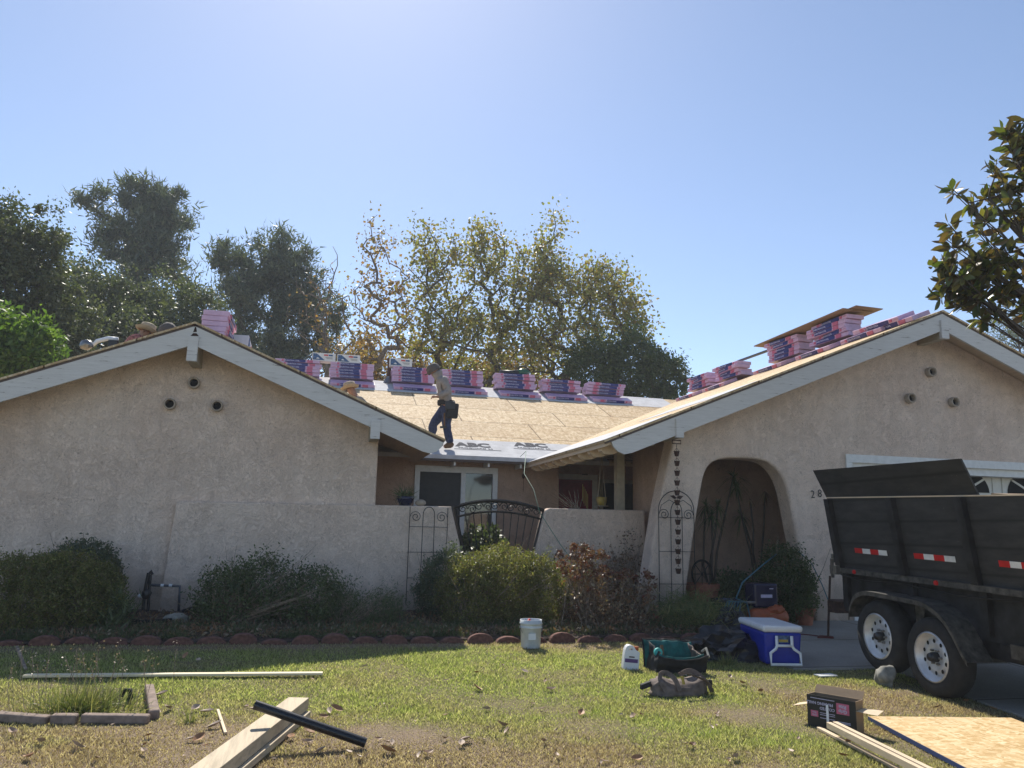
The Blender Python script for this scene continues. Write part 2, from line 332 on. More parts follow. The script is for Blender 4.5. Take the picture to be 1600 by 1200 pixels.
def tag(o, label, cat, group=None, kind=None):
    if label: o['label'] = label
    if cat: o['category'] = cat
    if group: o['group'] = group
    if kind: o['kind'] = kind
    return o
def thing(name, loc, label, cat, group=None):
    o = bpy.data.objects.new(name, None); COL.objects.link(o); o.location = loc; o.empty_display_size = 0.1
    ORG[o] = Vector(loc); return tag(o, label, cat, group)
def copy_tree(o, parent=None):
    c = o.copy(); COL.objects.link(c); c.parent = parent
    for ch in list(o.children): copy_tree(ch, c)
    return c
def bulk(name, vs, fs4, mat, parent=None, origin=None, nper=4, attr=None):
    vs = np.asarray(vs, np.float32); o0 = ORG[parent] if parent is not None else Vector(origin or (0,0,0))
    vs = vs - np.array(o0, np.float32)
    me = bpy.data.meshes.new(name); nf = len(fs4)
    me.vertices.add(len(vs)); me.vertices.foreach_set('co', vs.ravel())
    me.loops.add(nf*nper); me.loops.foreach_set('vertex_index', np.asarray(fs4, np.int32).ravel())
    me.polygons.add(nf); me.polygons.foreach_set('loop_start', np.arange(0, nf*nper, nper, dtype=np.int32))
    me.update(calc_edges=True)
    if attr is not None:
        a = me.attributes.new(attr[0], 'FLOAT', 'POINT'); a.data.foreach_set('value', np.asarray(attr[1], np.float32))
    ob = bpy.data.objects.new(name, me); COL.objects.link(ob); me.materials.append(MT[mat] if isinstance(mat, str) else mat)
    if parent is not None: ob.parent = parent
    else: ob.location = o0
    ORG[ob] = o0; return ob
def eval_mesh(ob):
    bpy.context.view_layer.update(); dg = bpy.context.evaluated_depsgraph_get()
    me = bpy.data.meshes.new_from_object(ob.evaluated_get(dg)); return me
def mesh_to_mb(me, xf):
    m = MB(); m.add([xf(v.co) for v in me.vertices], [tuple(p.vertices) for p in me.polygons]); return m
def plate(loops, t, bevel=0.0, res=0):
    cu = bpy.data.curves.new('tmp', 'CURVE'); cu.dimensions = '2D'; cu.fill_mode = 'BOTH'
    cu.extrude = max(0.0001, t/2-bevel); cu.bevel_depth = bevel; cu.bevel_resolution = 2; cu.offset = -bevel
    for lp in loops:
        sp = cu.splines.new('POLY'); sp.points.add(len(lp)-1); sp.use_cyclic_u = True
        for i, p in enumerate(lp): sp.points[i].co = (p[0], p[1], 0, 1)
    ob = bpy.data.objects.new('tmp', cu); COL.objects.link(ob); me = eval_mesh(ob); bpy.data.objects.remove(ob); return me
def text_mesh(s, size, ext=0.001, align='CENTER', bold=0.0):
    cu = bpy.data.curves.new('tmp', 'FONT'); cu.body = s; cu.size = size; cu.extrude = ext; cu.offset = bold
    cu.align_x = align; cu.align_y = 'CENTER'; cu.resolution_u = 3
    ob = bpy.data.objects.new('tmp', cu); COL.objects.link(ob); me = eval_mesh(ob); bpy.data.objects.remove(ob); return me
def text_on(s, size, c, ux, uy, mat, parent, name='lettering', stretch=1.0, bold=0.0):
    me = text_mesh(s, size, bold=bold); c = Vector(c); ux = Vector(ux).normalized(); uy = Vector(uy).normalized(); un = ux.cross(uy)
    return mesh_to_mb(me, lambda v: c+ux*v.x*stretch+uy*v.y+un*v.z).build(name, mat, parent)
def frontal(Y): return lambda v: Vector((v[0], Y+v[2], v[1]))       # plate XY -> XZ, thickness along Y
def skin(joints, edges, radii, sub=2):
    me = bpy.data.meshes.new('tmp'); me.from_pydata([tuple(j) for j in joints], edges, []); me.update()
    ob = bpy.data.objects.new('tmp', me); COL.objects.link(ob)
    ob.modifiers.new('s', 'SKIN'); 
    for i, r in enumerate(radii):
        r = r if isinstance(r, tuple) else (r, r)
        me.skin_vertices[0].data[i].radius = r; me.skin_vertices[0].data[i].use_root = (i == 0)
    sb = ob.modifiers.new('b', 'SUBSURF'); sb.levels = sub; sb.render_levels = sub
    out = eval_mesh(ob); bpy.data.objects.remove(ob); return out

# ------------------------------------------------------------------ foliage
def rand_unit(n):
    v = rng.normal(size=(n, 3)); return v/np.linalg.norm(v, axis=1, keepdims=True)
def leaves(centers, size, kind='leaf', up=0.0, aspect=0.5):
    n = len(centers); d = rand_unit(n); d[:, 2] += up; d /= np.linalg.norm(d, axis=1, keepdims=True)
    t = np.cross(d, rand_unit(n)); t /= np.linalg.norm(t, axis=1, keepdims=True)
    L = size*rng.uniform(0.6, 1.35, (n, 1)); W = L*aspect*0.5
    c = np.asarray(centers)
    if kind == 'tri':
        vs = np.stack([c-t*W, c+t*W, c+d*L], 1).reshape(-1, 3); fs = np.arange(n*3).reshape(n, 3); return vs, fs, 3
    nrm = np.cross(d, t)
    mid = c+d*L*0.45
    vs = np.stack([c, mid-t*W+nrm*L*0.08, c+d*L, mid+t*W+nrm*L*0.08], 1).reshape(-1, 3)
    fs = np.arange(n*4).reshape(n, 4); return vs, fs, 4
def clump_points(blobs, n, sub=60, spread=0.16, shell=0.55, flat=1.0):
    """blobs: (c, r(3)). Leaves gather round sub-clumps that crowd the outside of each blob."""
    vol = np.array([b[1][0]*b[1][1]*b[1][2] for b in blobs])**(2/3.); pr = vol/vol.sum(); out = []
    for b, p in zip(blobs, pr):
        c = np.array(b[0], float); r = np.array(b[1], float); m = int(n*p); k = max(4, int(sub*p*len(blobs)))
        u = rand_unit(k); rad = (shell+(1-shell)*rng.random((k, 1)))*(0.82+0.3*rng.random((k, 1)))
        cc = c+u*r*rad; sz = spread*r.mean()*rng.uniform(0.5, 1.5, (k, 1))
        i = rng.integers(0, k, m)
        out.append(cc[i]+rng.normal(size=(m, 3))*sz[i]*np.array([1, 1, flat]))
    return np.vstack(out)
def limb(mb, a, b, r0, r1, wob=0.06, n=6, seg=6):
    a, b = Vector(a), Vector(b); L = (b-a).length; pts = []; s = random.random()*50
    for i in range(n+1):
        t = i/n; p = a.lerp(b, t)+Vector((noise.noise(Vector((s+t*2, 0, 0))), noise.noise(Vector((0, s+t*2, 0))), 0.5*noise.noise(Vector((0, 0, s+t*2)))))*wob*L*math.sin(math.pi*min(1, t*1.2))
        pts.append(p)
    mb.tube(pts, [r0+(r1-r0)*i/n for i in range(n+1)], seg); return pts
def tree(name, base, blobs, n, size, lmat, bmat, label, cat='tree', group=None, kind='leaf', up=0.0, aspect=0.5, sub=60, spread=0.16, shell=0.5, r0=0.2, split=0.35, twigs=30, flat=1.0, limbs=True):
    base = Vector(base); rt = thing(name, base, label, cat, group)
    pts = clump_points(blobs, n, sub, spread, shell, flat)
    vs, fs, k = leaves(pts, size, kind, up, aspect)
    bulk('crown', vs, fs, lmat, rt, nper=k)
    mb = MB(); cen = sum((Vector(b[0]) for b in blobs), Vector())/len(blobs)
    fork = base.lerp(Vector((cen.x, cen.y, cen.z)), split)
    tp = limb(mb, base-Vector((0,0,0.2)), fork, r0, r0*0.75, 0.04, 5, 8)
    for b in blobs:
        c = Vector(b[0]); lp = limb(mb, fork, c, r0*0.55, r0*0.14, 0.10)
        for _ in range(max(2, twigs//len(blobs))):
            q = random.choice(lp[2:]); e = c+Vector([random.uniform(-1, 1)*b[1][j]*0.95 for j in range(3)])
            limb(mb, q, e, r0*0.10, r0*0.02, 0.12, 4, 4)
    mb.build('trunk', bmat, rt, smooth=True); return rt
def tree2(name, base, blobs, K, n, size, lmat, bmat, label, group=None, kind='leaf', up=0.0, aspect=0.8, spread=0.4, fork=0.3, rt_=0.012, lean=0.0, cat='tree', flat=0.8, shell=0.0, seed=1):
    """branching tree: every twig tip grows from the nearest older limb, leaves gather at the tips"""
    R = random.Random(seed); base = Vector(base); rt = thing(name, base, label, cat, group)
    tips = []; vol = [b[1][0]*b[1][1]*b[1][2] for b in blobs]
    while len(tips) < K:
        b = R.choices(blobs, [v**0.7 for v in vol])[0]; u = Vector([R.gauss(0, 1) for _ in range(3)]).normalized()*((shell+(1-shell)*R.random())**0.45)
        tips.append(Vector(b[0])+Vector((u.x*b[1][0], u.y*b[1][1], u.z*b[1][2]))*R.uniform(.85, 1.08))
    zlo = min(b[0][2]-b[1][2] for b in blobs); zhi = max(b[0][2]+b[1][2] for b in blobs); cx = sum(b[0][0] for b in blobs)/len(blobs)
    f = Vector((base.x+(cx-base.x)*0.5+lean, base.y, base.z+(zhi-base.z)*fork))
    nodes = [base-Vector((0, 0, .3)), base.lerp(f, .5)+Vector((R.gauss(0, .15), 0, 0)), f]; par = [-1, 0, 1]
    tips.sort(key=lambda p: (p-f).length); leafn = []
    for p in tips:
        best = None
        for i, q in enumerate(nodes[2:], 2):
            d = p-q; L = d.length; c = L*(1.0+0.9*max(0.0, -(d.z/L if L > 0 else 0)+0.15))+0.10*(q-f).length
            if best is None or c < best[0]: best = (c, i)
        i = best[1]; q = nodes[i]; m_ = max(1, int((p-q).length/0.7)); prev = i
        pq = nodes[par[i]] if par[i] >= 0 else q-Vector((0, 0, 1)); d0 = (q-pq).normalized()
        for k in range(1, m_+1):
            t = k/m_; x = q.lerp(p, t)+d0*(p-q).length*0.22*math.sin(math.pi*t)+Vector((R.gauss(0, .05), R.gauss(0, .05), R.gauss(0, .04)))*(1 if k < m_ else 0)
            nodes.append(x); par.append(prev); prev = len(nodes)-1
        leafn.append(prev)
    w_ = [0.0]*len(nodes)
    for i in leafn: w_[i] += 1
    for i in range(len(nodes)-1, 0, -1): w_[par[i]] += w_[i]
    rad = [rt_*(max(x, 1)**0.5) for x in w_]; kids = {}
    for i, p_ in enumerate(par):
        if p_ >= 0: kids.setdefault(p_, []).append(i)
    mb = MB(); stack = [(0, kids[0][0])]
    while stack:
        a, b_ = stack.pop(); pts = [nodes[a], nodes[b_]]; rr_ = [min(rad[a], rad[b_]*1.25), rad[b_]]; cur = b_
        while cur in kids:
            ks = sorted(kids[cur], key=lambda i: -w_[i]); nx = ks[0]
            for o_ in ks[1:]: stack.append((cur, o_))
            pts.append(nodes[nx]); rr_.append(rad[nx]); cur = nx
        mb.tube(pts, rr_, 6 if rr_[0] > .04 else 4)
    mb.build('trunk', bmat, rt, smooth=True)
    C_ = []
    for i in leafn: C_.append(nodes[i]); C_.append(nodes[par[i]].lerp(nodes[i], .4))
    C_ = np.array([tuple(c) for c in C_]); i = rng.integers(0, len(C_), n); sz = spread*rng.uniform(.4, 1.3, len(C_))[i][:, None]
    pts = C_[i]+rng.normal(size=(n, 3))*sz*np.array([1, 1, flat]); v, f_, k = leaves(pts, size, kind, up, aspect); bulk('crown', v, f_, lmat, rt, nper=k); return rt
def pblob(x0, y0, x1, y1, Y, depth=None):
    a = pix((x0+x1)/2, (y0+y1)/2, 1, Y); l = pix(x0, (y0+y1)/2, 1, Y); r = pix(x1, (y0+y1)/2, 1, Y)
    t = pix((x0+x1)/2, y0, 1, Y); b = pix((x0+x1)/2, y1, 1, Y)
    rx = (r-l).length/2; rz = (t-b).length/2
    return (tuple(a), (rx, depth or (rx*0.8+rz*0.2), rz))
def shrub(name, blobs, n, size, lmat, label, cat='shrub', group=None, sub=120, spread=0.13, shell=0.7, kind='leaf', aspect=0.45, twigs=40, up=0.2, tmat='twig', tr=0.008, flat=1.0, minz=None):
    c0 = blobs[0][0]; base = Vector((c0[0], c0[1], gz(c0[0], c0[1])+0.02))
    rt = thing(name, base, label, cat, group)
    pts = clump_points(blobs, n, sub, spread, shell, flat); pts = pts[pts[:, 2] > base.z+0.02]
    vs, fs, k = leaves(pts, size, kind, up, aspect); bulk('foliage', vs, fs, lmat, rt, nper=k)
    mb = MB()
    for i in range(twigs):
        b = random.choice(blobs); u = Vector([random.gauss(0, 0.5) for _ in range(3)]); u.z = abs(u.z)
        e = Vector(b[0])+Vector((u.x*b[1][0], u.y*b[1][1], u.z*b[1][2]))
        limb(mb, base+Vector((random.gauss(0, b[1][0]*0.3), random.gauss(0, 0.08), 0)), e, tr, tr*0.35, 0.15, 4, 4)
    mb.build('stems', tmat, rt); return rt

# ================================================================== SETTING
def dry(X, Y):
    """0 green .. 1 bare straw"""
    d = 0
    for (cx, cy, rx, ry, a) in [(-1.8, 5.7, 2.6, 1.2, 1.1), (0.6, 5.2, 2.0, 0.95, 1.1), (2.6, 4.8, 0.9, 0.5, 0.6), (5.0, 6.6, 1.0, 0.75, 1.0), (5.6, 5.6, 0.6, 1.4, 0.8),
                             (-2.3, 7.2, 0.9, 0.45, 0.7), (4.6, 5.3, 0.9, 0.9, 0.55), (3.9, 9.5, 1.6, 0.3, 0.7), (1.2, 5.9, 1.6, 0.8, 0.45), (3.4, 6.2, 0.8, 0.5, 0.3), (0.5, 9.75, 6, 0.2, 0.8)]:
        q = ((X-cx)/rx)**2+((Y-cy)/ry)**2; d = max(d, a*math.exp(-q*0.9))
    n = noise.noise(Vector((X*0.9, Y*1.3, 3)))*0.45+noise.noise(Vector((X*3.1, Y*3.9, 9)))*0.38+noise.noise(Vector((X*9, Y*11, 1)))*0.22
    return min(1, max(0, d*1.15+n+0.14))
def build_ground():
    xs = [-200, -60, -25, -12]+list(np.arange(-8, 10.01, 0.1))+[14, 25, 60, 200]
    ys = [-120, -40, -10, 0, 2]+list(np.arange(3, 16.01, 0.1))+[20, 30, 60, 120, 300]
    vs = []; at = []
    for y in ys:
        for x in xs:
            inb = -8 <= x <= 10 and 3 <= y <= 16
            vs.append((x, y, gz(x, y)+(0.012*noise.noise(Vector((x*1.2, y*1.2, 0))) if inb and y < 9 else 0))); at.append(dry(x, y) if inb else 0.4)
    nx = len(xs); fs = [(j*nx+i, j*nx+i+1, (j+1)*nx+i+1, (j+1)*nx+i) for j in range(len(ys)-1) for i in range(nx-1)]
    m, t, p = newmat('lawn_soil'); a = t.nodes.new('ShaderNodeAttribute'); a.attribute_name = 'dry'
    v = coord(t); n = noi(t, v, 75, 6, 0.8)
    g = ramp(t, n, [(0.35, (0.07, 0.07, 0.025)), (0.65, (0.26, 0.23, 0.10))]); s = ramp(t, n, [(0.38, (0.10, 0.07, 0.045)), (0.62, (0.42, 0.31, 0.21))])
    t.links.new(mix(t, a.outputs['Fac'], g, s), p.inputs['Base Color']); p.inputs['Roughness'].default_value = 1; bump(t, p, n, 0.8, 0.02)
    tag(bulk('ground', vs, fs, m, attr=('dry', at)), None, None, kind='structure')
build_ground()
# driveway and walk, one concrete sheet draped on the ground
def on_drive(X, Y):
    if Y > 11.2: return False
    if Y > 8.05+0.06*math.sin(X*3): return X > 5.12+0.05*math.sin(Y*4)
    return X > 6.35-0.02*(Y-7)-0.25*(7.6-Y)*0.9 if Y > 5 else X > 5.6
def build_drive():
    mb = MB(); P0 = [(5.15, 8.05), (6.28, 7.98), (6.26, 7.6), (6.13, 6.8), (5.95, 5.9), (5.7, 4.5), (5.2, 1.5), (4.8, -6), (14.5, -6), (14.5, 11.19), (5.15, 11.19)]
    me = plate([P0], 0.02); return me
me = build_drive(); bm = bmesh.new(); bm.from_mesh(me)
for yy in np.arange(-5, 11.2, 0.5):
    bmesh.ops.bisect_plane(bm, geom=bm.verts[:]+bm.edges[:]+bm.faces[:], plane_co=(0, yy, 0), plane_no=(0, 1, 0))
bm.to_mesh(me); bm.free()
def conc():
    m, t, p = newmat('driveway_concrete'); v = coord(t)
    n = noi(t, v, 1.6, 6, 0.65); f = noi(t, v, 70, 3, 0.7)
    c = mix(t, 0.35, ramp(t, n, [(0.3, (0.22, 0.205, 0.18)), (0.7, (0.34, 0.32, 0.285))]), ramp(t, f, [(0.35, (0.16, 0.15, 0.13)), (0.65, (0.42, 0.4, 0.36))]))
    br = t.nodes.new('ShaderNodeTexBrick'); br.offset = 0; br.inputs['Scale'].default_value = 1; br.inputs['Mortar Size'].default_value = 0.012
    br.inputs['Brick Width'].default_value = 3.1; br.inputs['Row Height'].default_value = 1.55; br.inputs['Color1'].default_value = br.inputs['Color2'].default_value = (1, 1, 1, 1); br.inputs['Mortar'].default_value = (0.35, 0.3, 0.25, 1)
    t.links.new(v, br.inputs['Vector']); t.links.new(mix(t, 1, c, br.outputs['Color'], 'MULTIPLY'), p.inputs['Base Color'])
    p.inputs['Roughness'].default_value = 0.9; bump(t, p, f, 0.3, 0.004); return m
tag(mesh_to_mb(me, lambda v: Vector((v.x, v.y, gz(v.x, v.y)+0.014+v.z))).build('driveway', conc(), origin=(8, 5, 0)), None, None, kind='structure')
# planting bed
def build_bed():
    xs = np.arange(-9, 5.16, 0.12); ys = np.concatenate([np.arange(9.93, 12.2, 0.12), np.arange(12.3, 15.7, 0.5)]); vs = []
    for y in ys:
        for x in xs: vs.append((x, y, gz(x, y)+0.02+0.05*min(1, (y-9.9)*3)+0.03*noise.noise(Vector((x*2.3, y*2.3, 5)))))
    nx = len(xs); fs = [(j*nx+i, j*nx+i+1, (j+1)*nx+i+1, (j+1)*nx+i) for j in range(len(ys)-1) for i in range(nx-1)]
    tag(bulk('planting_bed', vs, fs, 'soil'), None, None, kind='structure')
build_bed()

# ================================================================== HOUSE
house = thing('house', (3, 14, 0.1), 'single storey beige stucco house with two gabled wings and a stripped plywood roof', 'house')
# --- left gable wall
me = plate([[(-9, -0.1), (0.84, -0.1), (0.84, zl(0.84)-0.1), (LX, zl(LX)-0.1), (-9, zl(-9)-0.1)]], 0.25, 0.02)
mesh_to_mb(me, frontal(12.525)).build('gable_wall', 'stucco', house)
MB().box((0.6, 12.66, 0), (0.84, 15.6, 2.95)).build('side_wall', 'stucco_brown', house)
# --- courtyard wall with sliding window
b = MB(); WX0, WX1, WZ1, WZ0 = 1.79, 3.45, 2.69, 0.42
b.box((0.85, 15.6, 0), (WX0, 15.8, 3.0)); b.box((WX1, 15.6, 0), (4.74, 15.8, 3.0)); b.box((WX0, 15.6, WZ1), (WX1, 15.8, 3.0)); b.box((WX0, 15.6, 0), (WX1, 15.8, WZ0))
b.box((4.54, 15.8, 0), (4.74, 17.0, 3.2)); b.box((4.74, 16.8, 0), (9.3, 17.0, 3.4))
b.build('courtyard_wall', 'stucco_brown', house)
wn = MB(); fw = 0.10
wn.box((WX0, 15.55, WZ0), (WX0+fw, 15.66, WZ1)); wn.box((WX1-fw, 15.55, WZ0), (WX1, 15.66, WZ1)); wn.box((WX0+fw, 15.55, WZ1-0.12), (WX1-fw, 15.66, WZ1))
wm = WX0+0.92; wn.box((wm, 15.56, WZ0+0.05), (wm+0.09, 15.65, WZ1-0.122)); wn.box((WX0+fw, 15.55, WZ0), (WX1-fw, 15.66, WZ0+0.05))
wnd = wn.build('window', 'white', house)
MB().box((WX0+fw, 15.60, WZ0+0.05), (wm, 15.615, WZ1-0.121)).build('insect_screen', 'screen', wnd)
MB().box((wm+0.09, 15.61, WZ0+0.05), (WX1-fw, 15.63, WZ1-0.121)).build('pane', 'glass', wnd)
# --- entry: red door, dark window
d = MB().box((4.80, 16.74, 0.2), (5.86, 16.79, 2.6)).build('front_door', 'reddoor', house)
MB().box((5.86, 16.72, 0.2), (5.98, 16.795, 2.72)).box((4.76, 16.72, 2.602), (5.86, 16.795, 2.72)).build('door_frame', 'white', d)
MB().lathe([(0.0, -0.04), (0.035, -0.03), (0.035, 0.0)], (4.92, 16.70, 1.2), 12, 'Y').build('handle', 'chrome', d)
e = MB().box((6.12, 16.76, 1.1), (7.6, 16.79, 2.55)).build('porch_window', 'glass', house)
MB().box((6.04, 16.74, 1.02), (6.12, 16.795, 2.63)).box((6.12, 16.74, 2.55), (7.6, 16.795, 2.63)).box((6.12, 16.74, 1.02), (7.6, 16.795, 1.1)).build('window_frame', 'beam', e)
# --- right gable wall with arch and garage opening
arch_px = [(1072, 930), (1085, 830), (1098, 750), (1104, 732), (1114, 721), (1130, 716), (1160, 715.5), (1190, 718), (1204, 724), (1216, 735), (1226, 752), (1233, 775), (1245, 840), (1260, 905), (1275, 965)]
AP = [(pix(x, y, 1, 11.2).x, pix(x, y, 1, 11.2).z) for x, y in arch_px]
def chaik(P, k=2):
    for _ in range(k):
        Q = [P[0]]
        for a, c in zip(P, P[1:]): Q += [(0.75*a[0]+0.25*c[0], 0.75*a[1]+0.25*c[1]), (0.25*a[0]+0.75*c[0], 0.25*a[1]+0.75*c[1])]
        P = Q+[P[-1]]
    return P
GX0, GX1, GZ = 8.33, 13.3, 2.70
out = [(4.62, -0.1), (4.97, 1.8), (5.22, 2.87), (5.26, zr(5.26)-0.1), (RX, zr(RX)-0.1), (14.6, zr(14.6)-0.1), (14.85, -0.1), (GX1, -0.1), (GX1, GZ), (GX0, GZ), (GX0, -0.1), (7.66, -0.1)] + chaik(AP[::-1]) + [(5.31, -0.1)]
me = plate([out], 0.36, 0.045)
mesh_to_mb(me, frontal(11.38)).build('gable_wall', 'stucco', house)
# alcove and porch walls
b = MB(); b.box((5.34, 11.57, 0), (5.46, 13.1, 2.95)); b.box((5.46, 12.95, 0), (8.2, 13.1, 2.95)); b.box((8.08, 11.57, 0), (8.2, 12.95, 2.95)); b.box((5.34, 11.57, 2.95), (8.2, 13.1, 3.05))
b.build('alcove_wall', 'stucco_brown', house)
b = MB(); b.box((4.92, 11.57, 2.84), (5.08, 16.79, 3.12)); b.build('porch_beam', 'beam', house)
pY = pix(967, 790, 0, 5.0).y
MB().box((4.94, pY-0.07, 0.1), (5.08, pY+0.07, 2.835)).build('porch_post', 'beam', house)
# inner wing core keeps daylight from leaking through the porch
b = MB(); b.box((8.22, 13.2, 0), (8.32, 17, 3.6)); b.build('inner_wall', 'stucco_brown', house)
# --- garage
g = MB(); g.box((GX0+0.02, 11.5, 0.1), (GX1-0.02, 11.54, GZ-0.08))
gd = g.build('garage_door', 'garage', house)
b = MB()
fc = [(pix(1508, 770, 1, 11.49).x), (pix(1612, 774, 1, 11.49).x)]
pitch = fc[1]-fc[0]; zf = pix(1540, 770, 1, 11.49).z
centers = [fc[0]+pitch*k for k in range(-3, 4) if GX0+0.3 < fc[0]+pitch*k < GX1-0.3]
for c in centers:
    for (x0, x1, z0, z1) in [(c-pitch*0.44, c+pitch*0.44, zf-0.12, zf+0.52), (c-pitch*0.44, c+pitch*0.44, zf-0.75, zf-0.22), (c-pitch*0.44, c+pitch*0.44, zf-1.4, zf-0.85)]:
        for q in ((x0, z0, x1, z0+.035), (x0, z1-.035, x1, z1), (x0, z0+.035, x0+.035, z1-.035), (x1-.035, z0+.035, x1, z1-.035)):
            b.box((q[0], 11.482, q[1]), (q[2], 11.499, q[3]))
b.build('raised_panel', 'garage', gd)
for c in centers:
    R = pitch*0.36
    pts = [(R*math.cos(a), 0.78*R*math.sin(a)) for a in np.linspace(0, math.pi, 20)]
    me = plate([pts], 0.012); wv = mesh_to_mb(me, lambda v: Vector((c+v.x, 11.490+v.z, zf+v.y))).build('fan_window', 'hole', gd)
    b = MB()
    for a in (math.radians(36), math.radians(90), math.radians(144)):
        b.beam((c, 11.478, zf+0.02), (c+R*1.0*math.cos(a), 11.478, zf+0.8*R*math.sin(a)), 0.035, 0.012, (0, 1, 0))
    b.build('muntin', 'garage', gd)
b = MB(); b.box((GX0-0.09, 11.17, GZ-0.02), (GX1+0.1, 11.22, GZ+0.11)); b.box((GX0-0.09, 11.17, 0.15), (GX0+0.02, 11.22, GZ-0.022))
b.box((GX0-0.04, 11.24, GZ-0.14), (GX1, 11.49, GZ-0.004)); b.build('garage_trim', 'white', house)
# --- clay vent tubes
for (px, py, Y) in [(303, 598, 12.4), (265, 631, 12.4), (339, 634, 12.4), (1456, 581, 11.2), (1424, 622, 11.2), (1492, 628, 11.2)]:
    c = pix(px, py, 1, Y-0.07)
    v = MB().lathe([(0.085, 0.1), (0.085, -0.02), (0.078, -0.026), (0.062, -0.026), (0.060, 0.0), (0.060, 0.1)], tuple(c), 22, 'Y').build('vent_tube', 'clay', house, smooth=True)
    MB().lathe([(0.0, 0.06), (0.061, 0.06)], tuple(c), 22, 'Y').build('vent_opening', 'hole', v)
# --- ridge and corner outlook beams
def outlook(X, ztop, Y0, Y1, h, wd=0.13):
    b = MB(); b.box((X-wd/2, Y0+0.05, ztop-h), (X+wd/2, Y1+0.02, ztop)); o = b.build('outlook_beam', 'beam', house)
    MB().box((X-wd/2-0.004, Y0-0.012, ztop-h-0.004), (X+wd/2+0.004, Y0+0.049, ztop)).build('beam_end', 'trim', o)
pk = pix(303, 528, 1, LY); outlook(LX+0.0, pk.z+0.02, LY-0.02, 12.4, 0.36)
kx = pix(585, 657, 1, LY); outlook(kx.x+0.02, kx.z, LY-0.02, 12.4, 0.27)
pk = pix(1470, 503, 1, RY); outlook(RX, pk.z+0.02, RY-0.02, 11.2, 0.30)
kx = pix(1060, 655, 1, RY); outlook(kx.x+0.01, kx.z, RY-0.02, 11.2, 0.27, 0.11)
# --- rusted patches where the left rake boards meet
b = MB()
for (x, y, w2, h2) in ((304, 508, 0.10, 0.05), (305, 515, 0.05, 0.08), (304, 523, 0.12, 0.05)):
    c = pix(x, y, 1, LY-0.003); b.add([(c.x-w2/2, LY+0.001, c.z-h2/2), (c.x+w2/2, LY+0.001, c.z-h2/2+0.01), (c.x+w2*.2, LY+0.001, c.z+h2/2), (c.x-w2*.15, LY+0.001, c.z+h2/2)], [(0, 1, 2, 3)])
b.build('rust_patch', 'rust', house)['kind'] = 'stuff'
# --- roofs
def gable_roof(rx, rz, y0, y1, xl, xr, zf_, tipl, tipr, shm):
    T = 0.03
    def prof(x, dz): return (x, zf_(x)+dz)
    def slab(a, b_, ya, yb, d0, d1):
        m = MB(); (xa, xb) = (a, b_)
        pts = [(xa, zf_(xa)+d0), (xb, zf_(xb)+d0), (xb, zf_(xb)+d1), (xa, zf_(xa)+d1)]
        m.add([(p[0], ya, p[1]) for p in pts]+[(p[0], yb, p[1]) for p in pts], [(0,1,2,3), (7,6,5,4), (0,4,5,1), (1,5,6,2), (2,6,7,3), (3,7,4,0)]); return m
    m = slab(xl, rx, y0+0.05, y1, -0.034, -0.10); m2 = slab(rx, xr, y0+0.05, y1, -0.034, -0.10); m.add(m2.v, m2.f)
    roof = m.build('roof', 'soffit', house)
    m = slab(xl-0.02, rx, y0-0.02, y1, 0, -0.03); m2 = slab(rx, xr+0.02, y0-0.02, y1, 0, -0.03); m.add(m2.v, m2.f); m.build('sheathing', shm, roof)
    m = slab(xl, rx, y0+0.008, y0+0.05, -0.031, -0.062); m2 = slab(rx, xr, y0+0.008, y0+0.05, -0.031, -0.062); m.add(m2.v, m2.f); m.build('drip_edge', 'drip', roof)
    D = 0.275
    for sgn, tip in ((-1, tipl), (1, tipr)):
        P = [(rx, rz-0.064), (tip, zf_(tip)-0.064)]
        if (sgn == 1 and tip == xr) or (sgn == -1 and tip == xl) or True:
            P += [(tip-sgn*0.03, zf_(tip)-0.13), (tip-sgn*0.10, zf_(tip)-0.20), (tip-sgn*0.20, zf_(tip)-0.235), (tip-sgn*0.32, zf_(tip-sgn*0.32)-0.064-D)]
        P += [(rx, rz-0.064-D)]
        me = plate([P], 0.04); mesh_to_mb(me, frontal(y0+0.025)).build('rake_board', 'trim', roof)
    return roof
rl = gable_roof(LX, LZ, LY, 21.5, -8.6, 1.78, zl, -8.5, 1.78, 'osb_s')
rr = gable_roof(RX, RZ, RY, 26.5, 3.93, 15.8, zr, 4.02, 15.7, 'osb_s')
# central roof
def cslab(x0, x1, ya, yb, d0, d1):
    pts = [(ya, zc(ya)+d0), (yb, zc(yb)+d0), (yb, zc(yb)+d1), (ya, zc(ya)+d1)]
    return MB().add([(x0, p[0], p[1]) for p in pts]+[(x1, p[0], p[1]) for p in pts], [(3,2,1,0), (4,5,6,7), (0,1,5,4), (1,2,6,5), (2,3,7,6), (3,0,4,7)])
m = cslab(-2.5, 9.8, CEY+0.05, CRY, -0.034, -0.10); m2 = cslab(-2.5, 9.8, CRY, 26.5, -0.034, -0.10); m.add(m2.v, m2.f); rc = m.build('roof', 'soffit', house)
m = cslab(-3.2, 9.82, CEY, CRY, 0, -0.03); m2 = cslab(-3.2, 9.82, CRY, 26.5, 0, -0.03); m.add(m2.v, m2.f); m.build('sheathing', 'osb_c', rc)
m = cslab(-0.5, 5.6, CEY-0.03, 15.98, 0.008, 0.003); m.add(*(lambda q: (q.v, q.f))(cslab(-0.5, 5.6, CEY-0.036, CEY-0.030, 0.008, -0.07))); ul = m.build('underlayment', 'membrane', rc)
m = cslab(-3.3, 9.4, 19.75, CRY, 0.008, 0.003); m.build('underlayment', 'membrane', rc)
dn = Vector((0, 1, SLOPE)).normalized()
